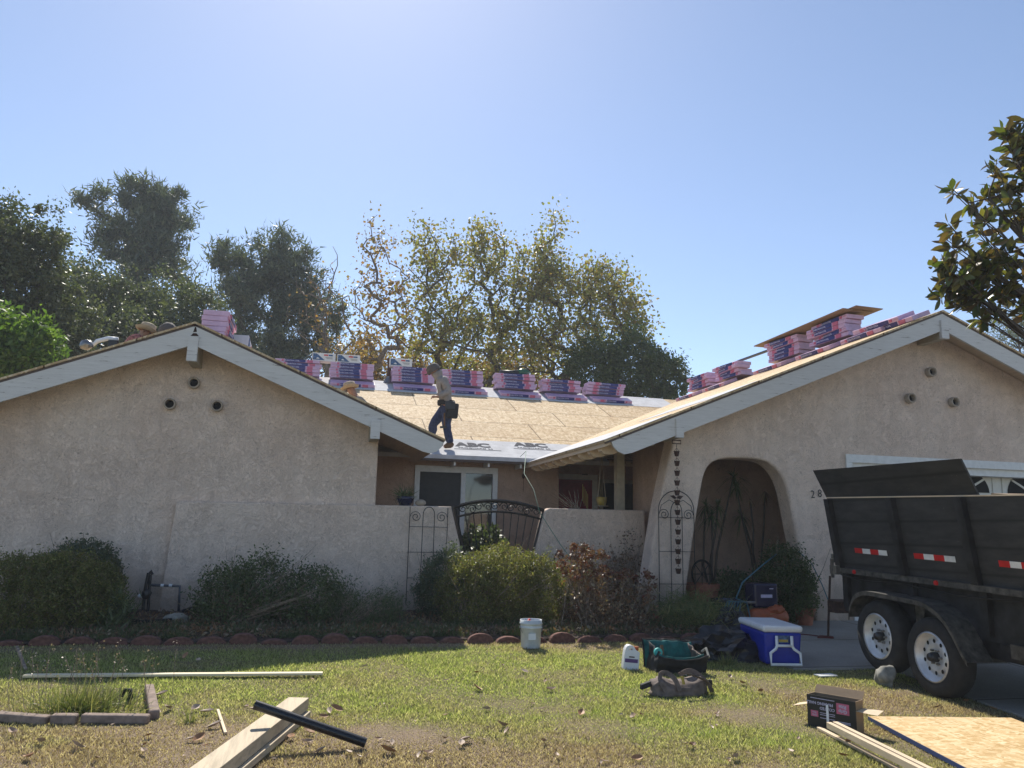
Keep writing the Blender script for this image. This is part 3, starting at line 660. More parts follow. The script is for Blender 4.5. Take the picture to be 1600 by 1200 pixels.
for px in (741, 831):
    c = pixpl(px-2, 695.5, (0, CEY, CEZ+0.012), (0, -SLOPE, 1)); text_on('ABC', 0.36, c, (1, 0, 0), dn, 'membrane_ink', ul, stretch=1.0, bold=0.02)
    c = c-dn*0.22; text_on('PROGUARD 20', 0.10, c+Vector((0.02, 0, 0)), (1, 0, 0), dn, 'membrane_ink', ul, stretch=1.05)
    c = c-dn*0.08; MB().obox(c+Vector((0.05, 0, -0.001)), (0.95, 0, 0), dn*0.025, (0, 0, 0.002)).build('printed_line', 'membrane_ink', ul)
for px in (710, 763, 813):
    c = pix(px, 719, 1, CEY+0.12); MB().box((c.x-0.018, CEY+0.06, CEZ-0.20), (c.x+0.018, CEY+0.5, CEZ-0.10)).build('rafter_tail', 'white', rc)
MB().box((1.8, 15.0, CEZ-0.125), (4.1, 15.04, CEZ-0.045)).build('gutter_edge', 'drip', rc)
# right roof: underlayment at its eave, rafter tails below
def rslab(x0, x1, ya, yb, d0, d1):
    pts = [(x0, zr(x0)+d0), (x1, zr(x1)+d0), (x1, zr(x1)+d1), (x0, zr(x0)+d1)]
    return MB().add([(p[0], ya, p[1]) for p in pts]+[(p[0], yb, p[1]) for p in pts], [(0,1,2,3), (7,6,5,4), (0,4,5,1), (1,5,6,2), (2,6,7,3), (3,7,4,0)])
rslab(3.90, 4.95, RY-0.03, 15.3, 0.008, 0.003).build('underlayment', 'membrane', rr)
rslab(5.6, 6.4, RY-0.025, 13.5, 0.006, 0.003).build('underlayment', 'membrane', rr)
for k in range(9):
    y = 10.95+k*0.48; P = [(3.96, zr(3.96)-0.10), (4.9, zr(4.9)-0.10), (4.9, zr(4.9)-0.27), (4.16, zr(4.16)-0.27), (4.03, zr(4.03)-0.22), (3.97, zr(3.97)-0.15)]
    me = plate([P], 0.12); mesh_to_mb(me, frontal(y+0.06)).build('rafter_tail', 'soffit', rr)
# left roof black felt left over at the front
def lslab(x0, x1, ya, yb, d0, d1):
    pts = [(x0, zl(x0)+d0), (x1, zl(x1)+d0), (x1, zl(x1)+d1), (x0, zl(x0)+d1)]
    return MB().add([(p[0], ya, p[1]) for p in pts]+[(p[0], yb, p[1]) for p in pts], [(0,1,2,3), (7,6,5,4), (0,4,5,1), (1,5,6,2), (2,6,7,3), (3,7,4,0)])
lslab(-3.2, -2.15, 12.15, 13.2, 0.065, 0.005).build('felt_pad', 'felt', rl)
lslab(-1.25, -0.45, 12.05, 13.4, 0.04, 0.005).build('felt_pad', 'felt', rl)
# house number
for ch, px, py in (('2', 1270, 773), ('8', 1281, 771.5)):
    if ch == '1': continue
    c = pix(px, py, 1, 11.188); text_on(ch, 0.175, c, (1, 0, 0.0), (0, 0, 1), 'black', house, 'house_number', 0.9)
# --- free walls
me = plate([[(-2.12, -0.1), (-1.99, 1.785), (2.0, 1.82), (2.53, -0.1)]], 0.26, 0.02)
lw = mesh_to_mb(me, frontal(12.43)).build('garden_wall', 'stucco', None)
tag(lw, 'long low beige stucco wall with leaning ends, left of the iron gate', 'wall')
me = plate([[(3.08, -0.1), (3.52, 1.80), (3.6, 1.84), (5.22, 1.845), (5.29, -0.1)]], 0.26, 0.025)
lw2 = mesh_to_mb(me, frontal(12.43)).build('garden_wall', 'stucco', None)
tag(lw2, 'short low beige stucco wall with a worn corner, between gate and arch', 'wall')

# --- gate
gt = thing('iron_gate', (2.75, 12.4, 0.2), 'black wrought iron gate with arched scrollwork top between two low walls', 'gate')
GP = lambda x, y: pix(x, y, 1, 12.40)
def arcpts(l, m_, r, n=18):
    P = []
    for i in range(n+1):
        t = i/n; a = (1-t)*(1-2*t); b_ = 4*t*(1-t); c = t*(2*t-1)
        P.append(GP(a*l[0]+b_*m_[0]+c*r[0], a*l[1]+b_*m_[1]+c*r[1]))
    return P
top = arcpts((709.5, 793), (778, 782.5), (850, 798)); low = arcpts((715, 807.5), (778, 799.5), (846, 811.5))
b = MB(); b.tube(top, 0.028, 6); b.tube(low, 0.017, 6)
l0, r0_ = GP(709.5, 793), GP(850, 798); l1 = Vector((l0.x+0.38, 12.40, 0.3)); r1 = Vector((r0_.x-0.38, 12.40, 0.3))
b.tube([l0, l1], 0.028, 6); b.tube([r0_, r1], 0.028, 6); b.tube([l1, r1], 0.022, 6); b.build('frame', 'iron', gt)
for k in range(1, 11):
    t = k/11; p = low[0].lerp(low[-1], t); z = np.interp(p.x, [q.x for q in low], [q.z for q in low])
    x1 = l1.x+(r1.x-l1.x)*t; MB().tube([(p.x, 12.40, z), (x1, 12.40, 0.3)], 0.0085, 5).build('bar', 'iron', gt)
def spiral(c, r, sg=1, turns=1.6, n=22, a0=0.0):
    return [Vector((c.x+sg*r*(1-0.8*i/n)*math.cos(a0+turns*2*math.pi*i/n), c.y, c.z+r*(1-0.8*i/n)*math.sin(a0+turns*2*math.pi*i/n))) for i in range(n+1)]
for k in range(5):
    t = (k+0.5)/5; x = 718+t*(843-718)
    zc_ = (np.interp(GP(x, 800).x, [q.x for q in top], [q.z for q in top])+np.interp(GP(x, 800).x, [q.x for q in low], [q.z for q in low]))/2
    c = Vector((GP(x, 800).x, 12.40, zc_)); b = MB()
    b.tube(spiral(c+Vector((-0.075, 0, 0)), 0.07, 1), 0.008, 5); b.tube(spiral(c+Vector((0.075, 0, 0)), 0.07, -1), 0.008, 5)
    b.tube([c+Vector((-0.14, 0, 0.06)), c+Vector((-0.16, 0, -0.06))], 0.006, 4); b.build('scroll', 'iron', gt)

# --- trellises
def trellis(name, Y, xl, xr, ztop, zb, arched, label, rows):
    rt = thing(name, ((xl+xr)/2, Y, zb), label, 'trellis'); wv = xr-xl; b = MB(); r = 0.006
    c = (xl+xr)/2
    if arched:
        zA = ztop-wv/2; arc = [Vector((c+wv/2*math.cos(a), Y, zA+wv/2*math.sin(a))) for a in np.linspace(0, math.pi, 24)]
        b.tube([Vector((xr, Y, zb))]+arc+[Vector((xl, Y, zb))], r*1.2, 5)
        inner = [Vector((c+wv*0.16*math.cos(a), Y, zA-0.05+wv*0.3*math.sin(a))) for a in np.linspace(0, math.pi, 14)]
        b.tube([Vector((c+wv*0.16, Y, zb))]+inner+[Vector((c-wv*0.16, Y, zb))], r, 5)
    else:
        zA = ztop-0.08; b.tube([(xl, Y, zb), (xl, Y, ztop)], r, 5); b.tube([(xr, Y, zb), (xr, Y, ztop)], r, 5)
        inner = [Vector((c+wv*0.15*math.cos(a), Y, zA-0.03+0.11*math.sin(a))) for a in np.linspace(0, math.pi, 14)]
        b.tube([Vector((c+wv*0.16, Y, zb))]+inner+[Vector((c-wv*0.16, Y, zb))], r, 5)
    b.build('frame', 'iron', rt)
    for z in rows: MB().tube([(xl, Y, z), (xr, Y, z)], r*0.9, 4).build('crossbar', 'iron', rt)
    for sg in (-1, 1):
        q = Vector((c+sg*wv*0.34, Y, zA-0.07)); s_ = spiral(q, wv*0.15, sg, 1.7)
        s_ = ([Vector((c+sg*wv*0.02, Y, zA+0.1)), Vector((c+sg*wv*0.2, Y, zA+wv*0.26)), Vector((c+sg*wv*0.42, Y, zA+wv*0.12))] if arched else [])+s_
        MB().tube(s_, r*0.9, 4).build('scroll', 'iron', rt)
    return rt, c, zA
a, c_ = pix(643, 792, 1, 12.24), pix(700, 792, 1, 12.24)
trellis('garden_trellis', 12.24, a.x-0.02, c_.x, 1.80, 0.35, False, 'thin black wire trellis leaning on the low wall left of the gate', (1.50, 1.12, 0.74))
a, c_ = pix(1029, 800, 1, 11.13), pix(1084, 800, 1, 11.13)
tr_, cx_, za_ = trellis('garden_trellis', 11.13, a.x, c_.x, pix(1057, 767, 1, 11.13).z, 0.3, True, 'arched black trellis with curls and leaves on the pillar left of the arch', (1.72, 1.22, 0.75))
for sg in (-1, 1):
    MB().add([(cx_, 11.11, za_+0.18), (cx_+sg*0.05, 11.09, za_+0.16), (cx_+sg*0.11, 11.11, za_+0.21), (cx_+sg*0.04, 11.12, za_+0.22)], [(0, 1, 2, 3)]).build('leaf', 'rust', tr_)
# --- rain chain
ct = pix(1057, 688, 1, 10.95)
rcn = thing('rain_chain', (ct.x, 10.95, 0.9), 'rusty rain chain of small metal cups hanging from the eave beam at the pillar', 'rain chain')
b = MB(); b.tube([(ct.x-0.07, 10.95, ct.z), (ct.x-0.07, 10.95, ct.z-0.05), (ct.x+0.07, 10.95, ct.z-0.05), (ct.x+0.07, 10.95, ct.z), (ct.x-0.07, 10.95, ct.z)], 0.008, 5)
b.tube([(ct.x, 10.95, ct.z-0.05), (ct.x, 10.95, 1.0)], 0.0035, 4); b.build('link', 'rust', rcn)
for k in range(13):
    y = 709+k*15.3; c = pix(1058+k*0.3, y, 1, 10.95); h = 0.075; c.x = ct.x+0.003*math.sin(k)
    cp = MB().lathe([(0.0, -h/2), (0.028, -h/2), (0.044, h/2), (0.047, h/2), (0.040, h/2-0.012), (0.0, h/2-0.02)], tuple(c), 12).build('cup', 'rust', rcn, smooth=False)
    MB().tube([c+Vector((-0.042, 0, h/2)), c+Vector((0, 0, h/2+0.05)), c+Vector((0.042, 0, h/2))], 0.003, 4).build('hanger', 'rust', cp)

# ================================================================== SHINGLE BUNDLES
BL, BD, BH = 1.10, 0.38, 0.078           # long axis local X, front face -Y
def make_bundle(variant=0):
    rt = bpy.data.objects.new('shingle_bundle', None); COL.objects.link(rt); ORG[rt] = Vector((0, 0, 0)); rt.empty_display_size = 0.1
    bm = bmesh.new(); bmesh.ops.create_cube(bm, size=1)
    for v in bm.verts: v.co = Vector((v.co.x*BL, v.co.y*BD, (v.co.z+0.5)*BH))
    bmesh.ops.subdivide_edges(bm, edges=[e for e in bm.edges if abs(e.verts[0].co.x-e.verts[1].co.x) > 0.5], cuts=9)
    for v in bm.verts:
        n_ = noise.noise(Vector((v.co.x*4, v.co.y*9, v.co.z*30+variant*9))); v.co.z += 0.006*n_*(1 if v.co.z > 0.04 else 0); v.co.y += 0.008*n_
    bmesh.ops.bevel(bm, geom=[e for e in bm.edges], offset=0.006, segments=1, affect='EDGES')
    me = bpy.data.meshes.new('wrapper'); bm.to_mesh(me); bm.free(); me.materials.append(MT['pink'])
    ob = bpy.data.objects.new('wrapper', me); COL.objects.link(ob); ob.parent = rt; ORG[ob] = Vector((0, 0, 0))
    f = -1 if variant == 2 else 1; yf = -BD/2-0.012
    j = 0.025*(variant-1)
    def pr(x0, x1, z0, z1, mat, nm, y=yf): return MB().box((min(x0*f, x1*f)+j, y, z0), (max(x0*f, x1*f)+j, y+0.012, z1)).build(nm, mat, rt)
    lb = pr(-0.30, 0.20, 0.004, BH-0.003, 'navy', 'label')
    pr(0.24, 0.38, 0.003, BH-0.004, 'redband', 'red_band')
    lg = pr(-0.385, -0.335, 0.02, BH-0.012, 'redband', 'logo_square')
    tx = -0.125 if f == 1 else -0.10
    text_on('DURATION COOL', 0.046, (tx+j, yf-0.001, BH*0.5), (1, 0, 0), (0, 0, 1), 'letter', lb, bold=0.0012, stretch=0.92)
    pr(-0.52, -0.42, BH*0.5, BH*0.5+0.004, 'redband', 'print_line', yf+0.006)
    return rt
protos = [make_bundle(i) for i in range(3)]; used = [False]*3
STK = {}
def place_bundle(var, loc, rot, label, group='shingle bundles stacked on the roof ridges'):
    o = protos[var] if not used[var] else copy_tree(protos[var])
    used[var] = True; o.location = loc; o.rotation_euler = rot; tag(o, label, 'shingle bundle', group); return o
TIER = {4: ['lowest', 'second lowest', 'second highest', 'topmost'], 5: ['lowest', 'second lowest', 'middle', 'second highest', 'topmost']}
slope_a = math.atan(SLOPE)
def stack_c(px, n, desc, var):
    X = pixpl(px, 590, (0, CRY-0.2, CRZ), (0, 1, 0)).x
    y0 = CRY-0.70
    place_bundle(var, (X+0.04, y0, zc(y0)+0.012), (slope_a, 0, random.uniform(-.02, .02)), 'tilted pink bundle under the stack %s' % desc)
    for k in range(n):
        place_bundle(var if not (n == 4 and k == 1 and px > 850 and px < 900) else 0, (X+random.uniform(-.035, .035), CRY-0.28+random.uniform(-.04, .04), zc(CRY-0.28)+0.05+k*(BH+0.004)), (random.uniform(-.02, .02), random.uniform(-.012, .012), random.uniform(-.06, .06)),
                     '%s pink bundle of the stack %s' % (TIER[n][k], desc))
    return X, zc(CRY-0.28)+0.05+n*(BH+0.004)
C1 = stack_c(466, 5, 'half hidden behind the left gable', 1)
C2 = stack_c(548, 5, 'left of the brown vent pipe', 1)
C3 = stack_c(643, 5, 'just right of the vent pipe', 1)
C4 = stack_c(721, 5, 'directly behind the walking roofer', 1)
C5 = stack_c(803, 5, 'with the green tool on top', 1)
C6 = stack_c(874, 4, 'second from right on the central ridge', 0)
C7 = stack_c(942, 4, 'rightmost on the central ridge', 2)
def stack_r(Y, n, desc, var=1, X=RX-0.28):
    p = place_bundle(var, (X-0.30, Y+0.1, zr(X-0.30)+0.012), (0, 0, -math.pi/2), 'tilted pink bundle under the stack %s' % desc)
    p.rotation_euler = Euler((slope_a, 0, -math.pi/2), 'XYZ')
    for k in range(n):
        place_bundle((var+k*2) % 3, (X+random.uniform(-.05, .05), Y+random.uniform(-.05, .05), zr(X)+0.09+k*(BH+0.005)), (0, 0, -math.pi/2+random.uniform(-.09, .09)),
                     '%s pink bundle of the stack %s' % (TIER[n][k], desc))
    return zr(X)+0.09+n*(BH+0.005)
R1 = stack_r(18.55, 4, 'farthest back on the right ridge')
R2 = stack_r(17.05, 4, 'under the dark strip on the right ridge', 2)
R3 = stack_r(14.65, 5, 'under the low end of the brown board')
R4 = stack_r(13.05, 5, 'at the raised end of the brown board', 0)
for k, (Y, dx, lb) in enumerate([(11.9, 0.45, 'flat pink shingle bundle low on the right ridge, farther from the gable peak'), (11.25, 0.36, 'single flat pink shingle bundle on the right ridge, next to the gable peak')]):
    X = RX-dx; p = place_bundle(k, (X, Y, zr(X)+0.012+0.0*k), (slope_a, 0, -math.pi/2), lb)
p = place_bundle(2, (RX-0.42, 11.55, zr(RX-0.42)+0.10), (slope_a, 0, -math.pi/2+0.05), 'pink shingle bundle lying across the two flat ones near the right gable peak')
# left ridge stack: end face to the viewer
Lz = zl(LX+0.25)+0.03
for k in range(5):
    place_bundle(k % 3, (LX+0.18+0.02*math.sin(k*2), 12.95, Lz+k*(BH+0.004)), (0, 0, math.pi/2+random.uniform(-.05, .05)), '%s pink shingle bundle of the stack on the left gable ridge' % TIER[5][k])
place_bundle(0, (LX+0.75, 12.95, zl(LX+0.75)+0.012), (-slope_a, 0, -math.pi/2), 'pink shingle bundle lying on the slope right of the left ridge stack')
# cartons of roofing nails / ridge caps
def carton(loc, rz, label, var=0):
    rt = thing('roofing_carton', (0, 0, 0), label, 'carton', 'white printed cartons on the roof')
    MB().box((-0.29, -0.15, 0), (0.29, 0.15, 0.205)).build('box', 'boxwhite', rt, bevel=0.004)
    pc = MB().add([(-0.27, -0.153, 0.02), (0.03, -0.153, 0.02), (-0.18, -0.153, 0.185), (-0.27, -0.153, 0.185)], [(0, 1, 2, 3)]).build('picture', 'printblue', rt)
    MB().add([(-0.20, -0.155, 0.05), (-0.10, -0.155, 0.05), (-0.15, -0.155, 0.09)], [(0, 1, 2)]).build('picture_patch', 'boxwhite', pc)
    MB().box((0.0, -0.154, 0.135), (0.105, -0.150, 0.175)).build('logo', 'printred', rt); MB().box((0.115, -0.154, 0.135), (0.22, -0.150, 0.175)).build('logo', 'printblue', rt)
    b = MB()
    for q in range(3): b.box((0.03+0.02*q, -0.153, 0.10-q*0.02), (0.22, -0.150, 0.106-q*0.02))
    for q in b.v and [0]: pass
    b.build('small_print', 'membrane_ink', rt); rt.location = loc; rt.rotation_euler = (0, 0, rz); return rt
xx = pix(506, 558, 1, CRY-0.28).x; carton((xx, CRY-0.28, C1[1]+0.004), 0.02, 'white printed carton bridging two stacks, leftmost of three on the central ridge')
xx = pix(545, 558, 1, CRY-0.28).x; carton((xx, CRY-0.28, C2[1]+0.004), -0.02, 'white printed carton on the second ridge stack, middle one of three')
xx = pix(626, 565, 1, CRY-0.28).x; carton((xx, CRY-0.28, C3[1]+0.004), 0.0, 'white printed carton beside the brown vent pipe, rightmost of three on the central ridge')
carton((LX+0.50, 13.3, zl(LX+0.50)+0.06), 1.2, 'white carton tucked in right of the left ridge stack').rotation_euler = (0, 0.3, 1.5)
# brown vent pipe on the ridge with flashing
c = pixpl(607, 598, (0, CRY-0.9, zc(CRY-0.9)), (0, -SLOPE, 1)); vp = thing('vent_pipe', c, 'rusty brown square vent pipe standing on the central roof slope', 'vent pipe')
MB().box((c.x-0.05, c.y-0.05, c.z-0.1), (c.x+0.05, c.y+0.05, c.z+0.62)).build('pipe', 'ventpipe', vp)
MB().lathe([(0.16, -0.03), (0.075, 0.12), (0.075, 0.16)], (c.x, c.y, c.z), 16).build('flashing', 'chrome', vp, smooth=True)
MB().box((c.x-0.085, c.y-0.085, c.z+0.62), (c.x+0.085, c.y+0.085, c.z+0.64)).build('cap', 'ventpipe', vp)
# green cordless tool on stack 5
x5, z5 = C5; tl = thing('leaf_blower', (x5, CRY-0.3, z5), 'dark green power tool with a black nozzle lying on a shingle stack', 'power tool')
b = MB(); b.tube([(x5-0.42, CRY-0.3, z5+0.07), (x5-0.1, CRY-0.3, z5+0.07), (x5+0.1, CRY-0.3, z5+0.09)], [0.045, 0.055, 0.07], 10); b.build('nozzle', 'black', tl, smooth=True)
MT['greenplastic'] = plain('green_plastic', (0.02, 0.11, 0.06), 0.45)
MB().blob((x5+0.22, CRY-0.3, z5+0.10), (0.2, 0.09, 0.09), amp=0.2).build('housing', 'greenplastic', tl, smooth=True)
MB().tube([(x5+0.08, CRY-0.3, z5+0.16), (x5+0.14, CRY-0.3, z5+0.27), (x5+0.3, CRY-0.3, z5+0.25), (x5+0.42, CRY-0.3, z5+0.15)], 0.022, 8).build('handle', 'black', tl, smooth=True)
b = MB().box((C6[0]+0.02, CRY-0.42, C6[1]), (C6[0]+0.34, CRY-0.2, C6[1]+0.045)).box((C6[0]+0.1, CRY-0.4, C6[1]+0.0455), (C6[0]+0.24, CRY-0.24, C6[1]+0.075)).build('tool_pouch', 'rust'); tag(b, 'small rusty red tool pouch on the ridge stack right of the green tool', 'pouch')
# leaning sheets above right stacks
A = Vector((RX-0.55, 15.6, R3+0.02)); B = Vector((RX-0.62, 12.35, R4+0.015+0.0)); W_ = Vector((0.72, 0.1, 0.02))
dd = (B-A); up = dd.cross(W_).normalized()*(-1)
sh = MB().obox((A+B)/2+W_*0.5+Vector((0, 0, 0.03)), dd*1.0, W_, up*0.018).build('plywood_sheet', 'carton'); tag(sh, 'brown sheet board lying on two shingle stacks on the right ridge', 'board')
sh = MB().obox((A+B)/2+W_*0.55+dd*0.16+Vector((0.1, 0, 0.055)), dd*0.78, W_*0.9, up*0.014).build('plywood_sheet', 'carton'); tag(sh, 'thinner board on top of the brown sheet over the right ridge stacks', 'board')
b = MB(); a_ = Vector((RX-0.35, 17.3, R2+0.02)); b.beam(a_, a_+Vector((0.35, -1.5, 0.12)), 0.09, 0.03); tag(b.build('metal_strip', 'gpipe'), 'dark metal strip sticking out from a stack on the right ridge', 'strip')

# ================================================================== PEOPLE
def fingers(mb, w_, d, side, s=1.0):
    """five short bent finger chains rooted in the palm"""
    w_ = Vector(w_); d = Vector(d).normalized(); side = Vector(side).normalized(); nrm = d.cross(side)
    palm_end = w_+d*0.085*s; out = []
    for i, L in enumerate((0.065, 0.075, 0.07, 0.055)):
        o = side*(0.03-0.02*i)*s; p = palm_end+o
        out.append(([p-d*0.03*s, p, p+d*L*0.5*s+nrm*0.012*s, p+d*L*0.75*s+nrm*0.04*s], 0.0085*s))
    p = w_+d*0.035*s+side*0.035*s; out.append(([p-side*0.02*s, p+side*0.02*s+d*0.02*s, p+side*0.03*s+d*0.055*s+nrm*0.015*s], 0.0095*s))
    return out
def person(J, base, label, hat, colours=('hoodie', 'jeans', 'boot'), belt=True, face=(-1, 0, -0.25), fat=1.0, hooded=True):
    """J: dict of world joints: head, neck, chest, waist, hip, then sh/el/wr/ha and hp/kn/an/to for sides n (near) and f (far)"""
    rt = thing('person', base, label, 'person')
    names = ['hip', 'waist', 'chest', 'neck', 'head', 'top']; pts = [J[n] for n in names[:5]]+[J['head']+(J['head']-J['neck']).normalized()*0.09]
    rad = [(0.13, 0.105), (0.115, 0.09), (0.15, 0.105), 0.055, 0.088, 0.075]; ed = [(0,1),(1,2),(2,3),(3,4),(4,5)]
    def app(p, r, par): pts.append(p); rad.append(r); ed.append((par, len(pts)-1)); return len(pts)-1
    for s in 'nf':
        a = app(J['sh'+s], 0.062, 2); a = app(J['el'+s], 0.042, a); a = app(J['wr'+s], 0.028, a); d = (J['ha'+s]-J['wr'+s]).normalized()
        a = app(J['wr'+s]+d*0.05, (0.042, 0.022), a); p = app(J['wr'+s]+d*0.085, (0.042, 0.020), a)
        sd = Vector((0, 1, 0)).cross(d).normalized() if abs(d.y) < 0.9 else Vector((1, 0, 0))
        for chain, r in fingers(None, J['wr'+s], d, Vector((0, 1, 0)), 1.0):
            q = p if len(chain) == 4 else a
            for c in chain[1:]: q = app(c, r, q)
        a = app(J['hp'+s], 0.085, 0); a = app(J['kn'+s], 0.06, a); a = app(J['an'+s], 0.038, a); app(J['to'+s], 0.035, a)
    me = skin(pts, ed, rad, 2); body = mesh_to_mb(me, lambda v: v.copy()).build('body', 'skin', rt, smooth=True)
    # face: nose, brow, eyes, ears
    f = Vector(face).normalized(); up = (J['head']-J['neck']).normalized(); sd = f.cross(up).normalized(); h = J['head']+up*0.02
    MB().blob(h+f*0.105-up*0.015, (0.014, 0.014, 0.02), 6).build('nose', 'skin', rt, smooth=True)
    for q in (-1, 1):
        MB().blob(h+f*0.088+sd*0.03*q+up*0.012, (0.012, 0.012, 0.009), 6).build('eye', 'hair', rt, smooth=True)
        MB().blob(h+sd*0.088*q-up*0.005, (0.014, 0.014, 0.028), 6).build('ear', 'skin', rt, smooth=True)
    MB().blob(h+f*0.09-up*0.055, (0.012, 0.02, 0.006), 6).build('mouth', 'redband', rt, smooth=True)
    # clothes as slightly fuller skins
    P = [J['hip'], J['waist'], J['chest'], J['neck']]; R = [(0.155*fat, 0.13*fat), (0.165*fat, 0.13*fat), (0.19*fat, 0.145*fat), 0.09]; E = [(0,1),(1,2),(2,3)]
    if hooded: P.append(J['neck'].lerp(J['head'], 0.55)-f*0.02); R.append(0.125); E.append((3, 4)); P.append(J['head']-f*0.035+up*0.01); R.append(0.128); E.append((4, 5))
    for s in 'nf':
        i = len(P); P += [J['sh'+s], J['el'+s], J['el'+s].lerp(J['wr'+s], 0.5), J['wr'+s]]; R += [0.09, 0.074, 0.066, 0.05]; E += [(2, i), (i, i+1), (i+1, i+2), (i+2, i+3)]
    me = skin(P, E, R, 2)
    for v in me.vertices: v.co += Vector((noise.noise(v.co*9), noise.noise(v.co*9+Vector((5, 0, 0))), noise.noise(v.co*9+Vector((0, 5, 0)))))*0.022
    mesh_to_mb(me, lambda v: v.copy()).build('hoodie' if hooded else 'shirt', colours[0], rt, smooth=True)
    P = [J['hip']+Vector((0, 0, -0.02)), J['hip'].lerp(J['waist'], 0.8)]; R = [(0.15, 0.125), (0.14, 0.12)]; E = [(0, 1)]
    for s in 'nf':
        i = len(P); P += [J['hp'+s], J['hp'+s].lerp(J['kn'+s], 0.5), J['kn'+s], J['kn'+s].lerp(J['an'+s], 0.5), J['an'+s]]; R += [0.115, 0.115, 0.092, 0.084, 0.078]; E += [(0, i), (i, i+1), (i+1, i+2), (i+2, i+3), (i+3, i+4)]
    me = skin(P, E, R, 2)
    for v in me.vertices: v.co += Vector((noise.noise(v.co*11), noise.noise(v.co*11+Vector((5, 0, 0))), 0))*0.022
    mesh_to_mb(me, lambda v: v.copy()).build('jeans', colours[1], rt, smooth=True)
    for s in 'nf':
        a, t_ = J['an'+s], J['to'+s]; d = (t_-a); hl = a+Vector((-d.x*0.35, -d.y*0.35, d.z)); hl.z = t_.z
        me = skin([a+Vector((0, 0, 0.05)), a-Vector((0, 0, 0.02)), a.lerp(t_, 0.45)-Vector((0, 0, 0.005)), t_, hl+Vector((0, 0, 0.01))], [(0, 1), (1, 2), (2, 3), (1, 4)], [0.062, 0.058, 0.05, 0.044, 0.045], 2)
        mesh_to_mb(me, lambda v: v.copy()).build('boot', colours[2], rt, smooth=True)
    ht = J['head']+up*0.05
    if hat == 'cap':
        b = MB(); n_ = 16; prof = [(0.138, -0.04), (0.140, 0.02), (0.122, 0.08), (0.075, 0.12), (0.0, 0.13)]
        q = up.to_track_quat('Z', 'Y').to_matrix(); m = MB().lathe(prof, (0, 0, 0), 18); b.add([ht+q@Vector(v) for v in m.v], m.f)
        cp = b.build('cap', 'capcol', rt, smooth=True)
        b = MB(); fs_ = [ht+f*0.11+sd*0.09*math.sin(a)+f*0.11*math.cos(a)-up*(0.03+0.02*math.cos(a)) for a in np.linspace(-1.5, 1.5, 12)]
        c0 = ht+f*0.06-up*0.02; b.add([c0]+fs_+[c0+up*0.012]+[p+up*0.012 for p in fs_], [(0, i+1, i+2) for i in range(11)]+[(13, 13+i+2, 13+i+1) for i in range(11)]+[(i+1, 14+i, 15+i, i+2) for i in range(11)])
        b.build('visor', 'capcol', cp)
    elif hat:
        prof = [(0.185, 0.03), (0.165, -0.005), (0.125, -0.01), (0.118, 0.06), (0.105, 0.115), (0.06, 0.13), (0.0, 0.105)]
        q = (up*0.7+Vector((0, 0, 1))).normalized().to_track_quat('Z', 'Y').to_matrix(); m = MB().lathe(prof, (0, 0, 0), 26)
        vs = [ht+q@Vector((v[0]*1.05, v[1], v[2]+0.35*max(0, abs(v[0])-0.12))) for v in m.v]; MB().add(vs, m.f).build('hat', hat, rt, smooth=True)
    if belt:
        c = J['hip'].lerp(J['waist'], 0.55); b = MB().lathe([(0.165, -0.05), (0.172, 0), (0.165, 0.05)], (0, 0, 0), 20)
        bl = MB().add([c+Vector((v[0]*1.05, v[1]*0.85, v[2])) for v in b.v], b.f).build('tool_belt', 'blackcloth', rt, smooth=True)
        n_ = J['hpn']+Vector((0.05, -0.14, 0.0)); MB().obox(n_+Vector((0.03, 0, -0.05)), (0.24, 0, -0.01), (0, 0.10, 0), (0.02, 0, 0.30)).build('pouch', 'blackcloth', bl, bevel=0.03)
        MB().obox(n_+Vector((-0.02, -0.05, 0.04)), (0.20, 0, 0), (0, 0.05, 0), (0, 0, 0.17)).build('pouch', 'black', bl, bevel=0.02)
        MB().tube([n_+Vector((-0.12, 0, -0.10)), n_+Vector((-0.11, 0, -0.36))], 0.017, 8).build('hammer_handle', 'boot', bl); MB().obox(n_+Vector((-0.13, 0, -0.38)), (0.13, 0, 0.01), (0, 0.03, 0), (0, 0, 0.04)).build('hammer_head', 'black', bl)
    return rt
ft = pixpl(697, 699.5, (0, CEY, CEZ+0.01), (0, -SLOPE, 1)); PY = ft.y
def pj(x, y, dy=0.0): return pix(x, y, 1, PY+dy)
J = dict(head=pj(679.5, 581), neck=pj(686, 590.5), chest=pj(694, 602), waist=pj(697, 624), hip=pj(697.5, 637),
         shn=pj(694, 595, -0.17), eln=pj(700.5, 612, -0.22), wrn=pj(684, 619.5, -0.2), han=pj(677, 620, -0.16),
         shf=pj(692, 595, 0.17), elf=pj(695, 613, 0.2), wrf=pj(683, 620, 0.06), haf=pj(677, 618, 0.0),
         hpn=pj(698.5, 639, -0.09), knn=pj(697, 665, -0.10), ann=pj(704, 690, -0.10), ton=pj(693, 697, -0.12),
         hpf=pj(696, 640, 0.09), knf=pj(675.5, 663, 0.16), anf=pj(676, 687, 0.3), tof=pj(664, 692, 0.32))
for k in ('ann', 'ton', 'anf', 'tof'):
    J[k].z = zc(J[k].y)+(0.12 if k[:2] == 'an' else 0.055)
J['anf'].z = zc(J['anf'].y)+0.13
person(J, ft, 'roofer in grey hooded shirt, cap and tool belt walking across the central roof', 'cap', face=(-0.95, -0.1, -0.45))
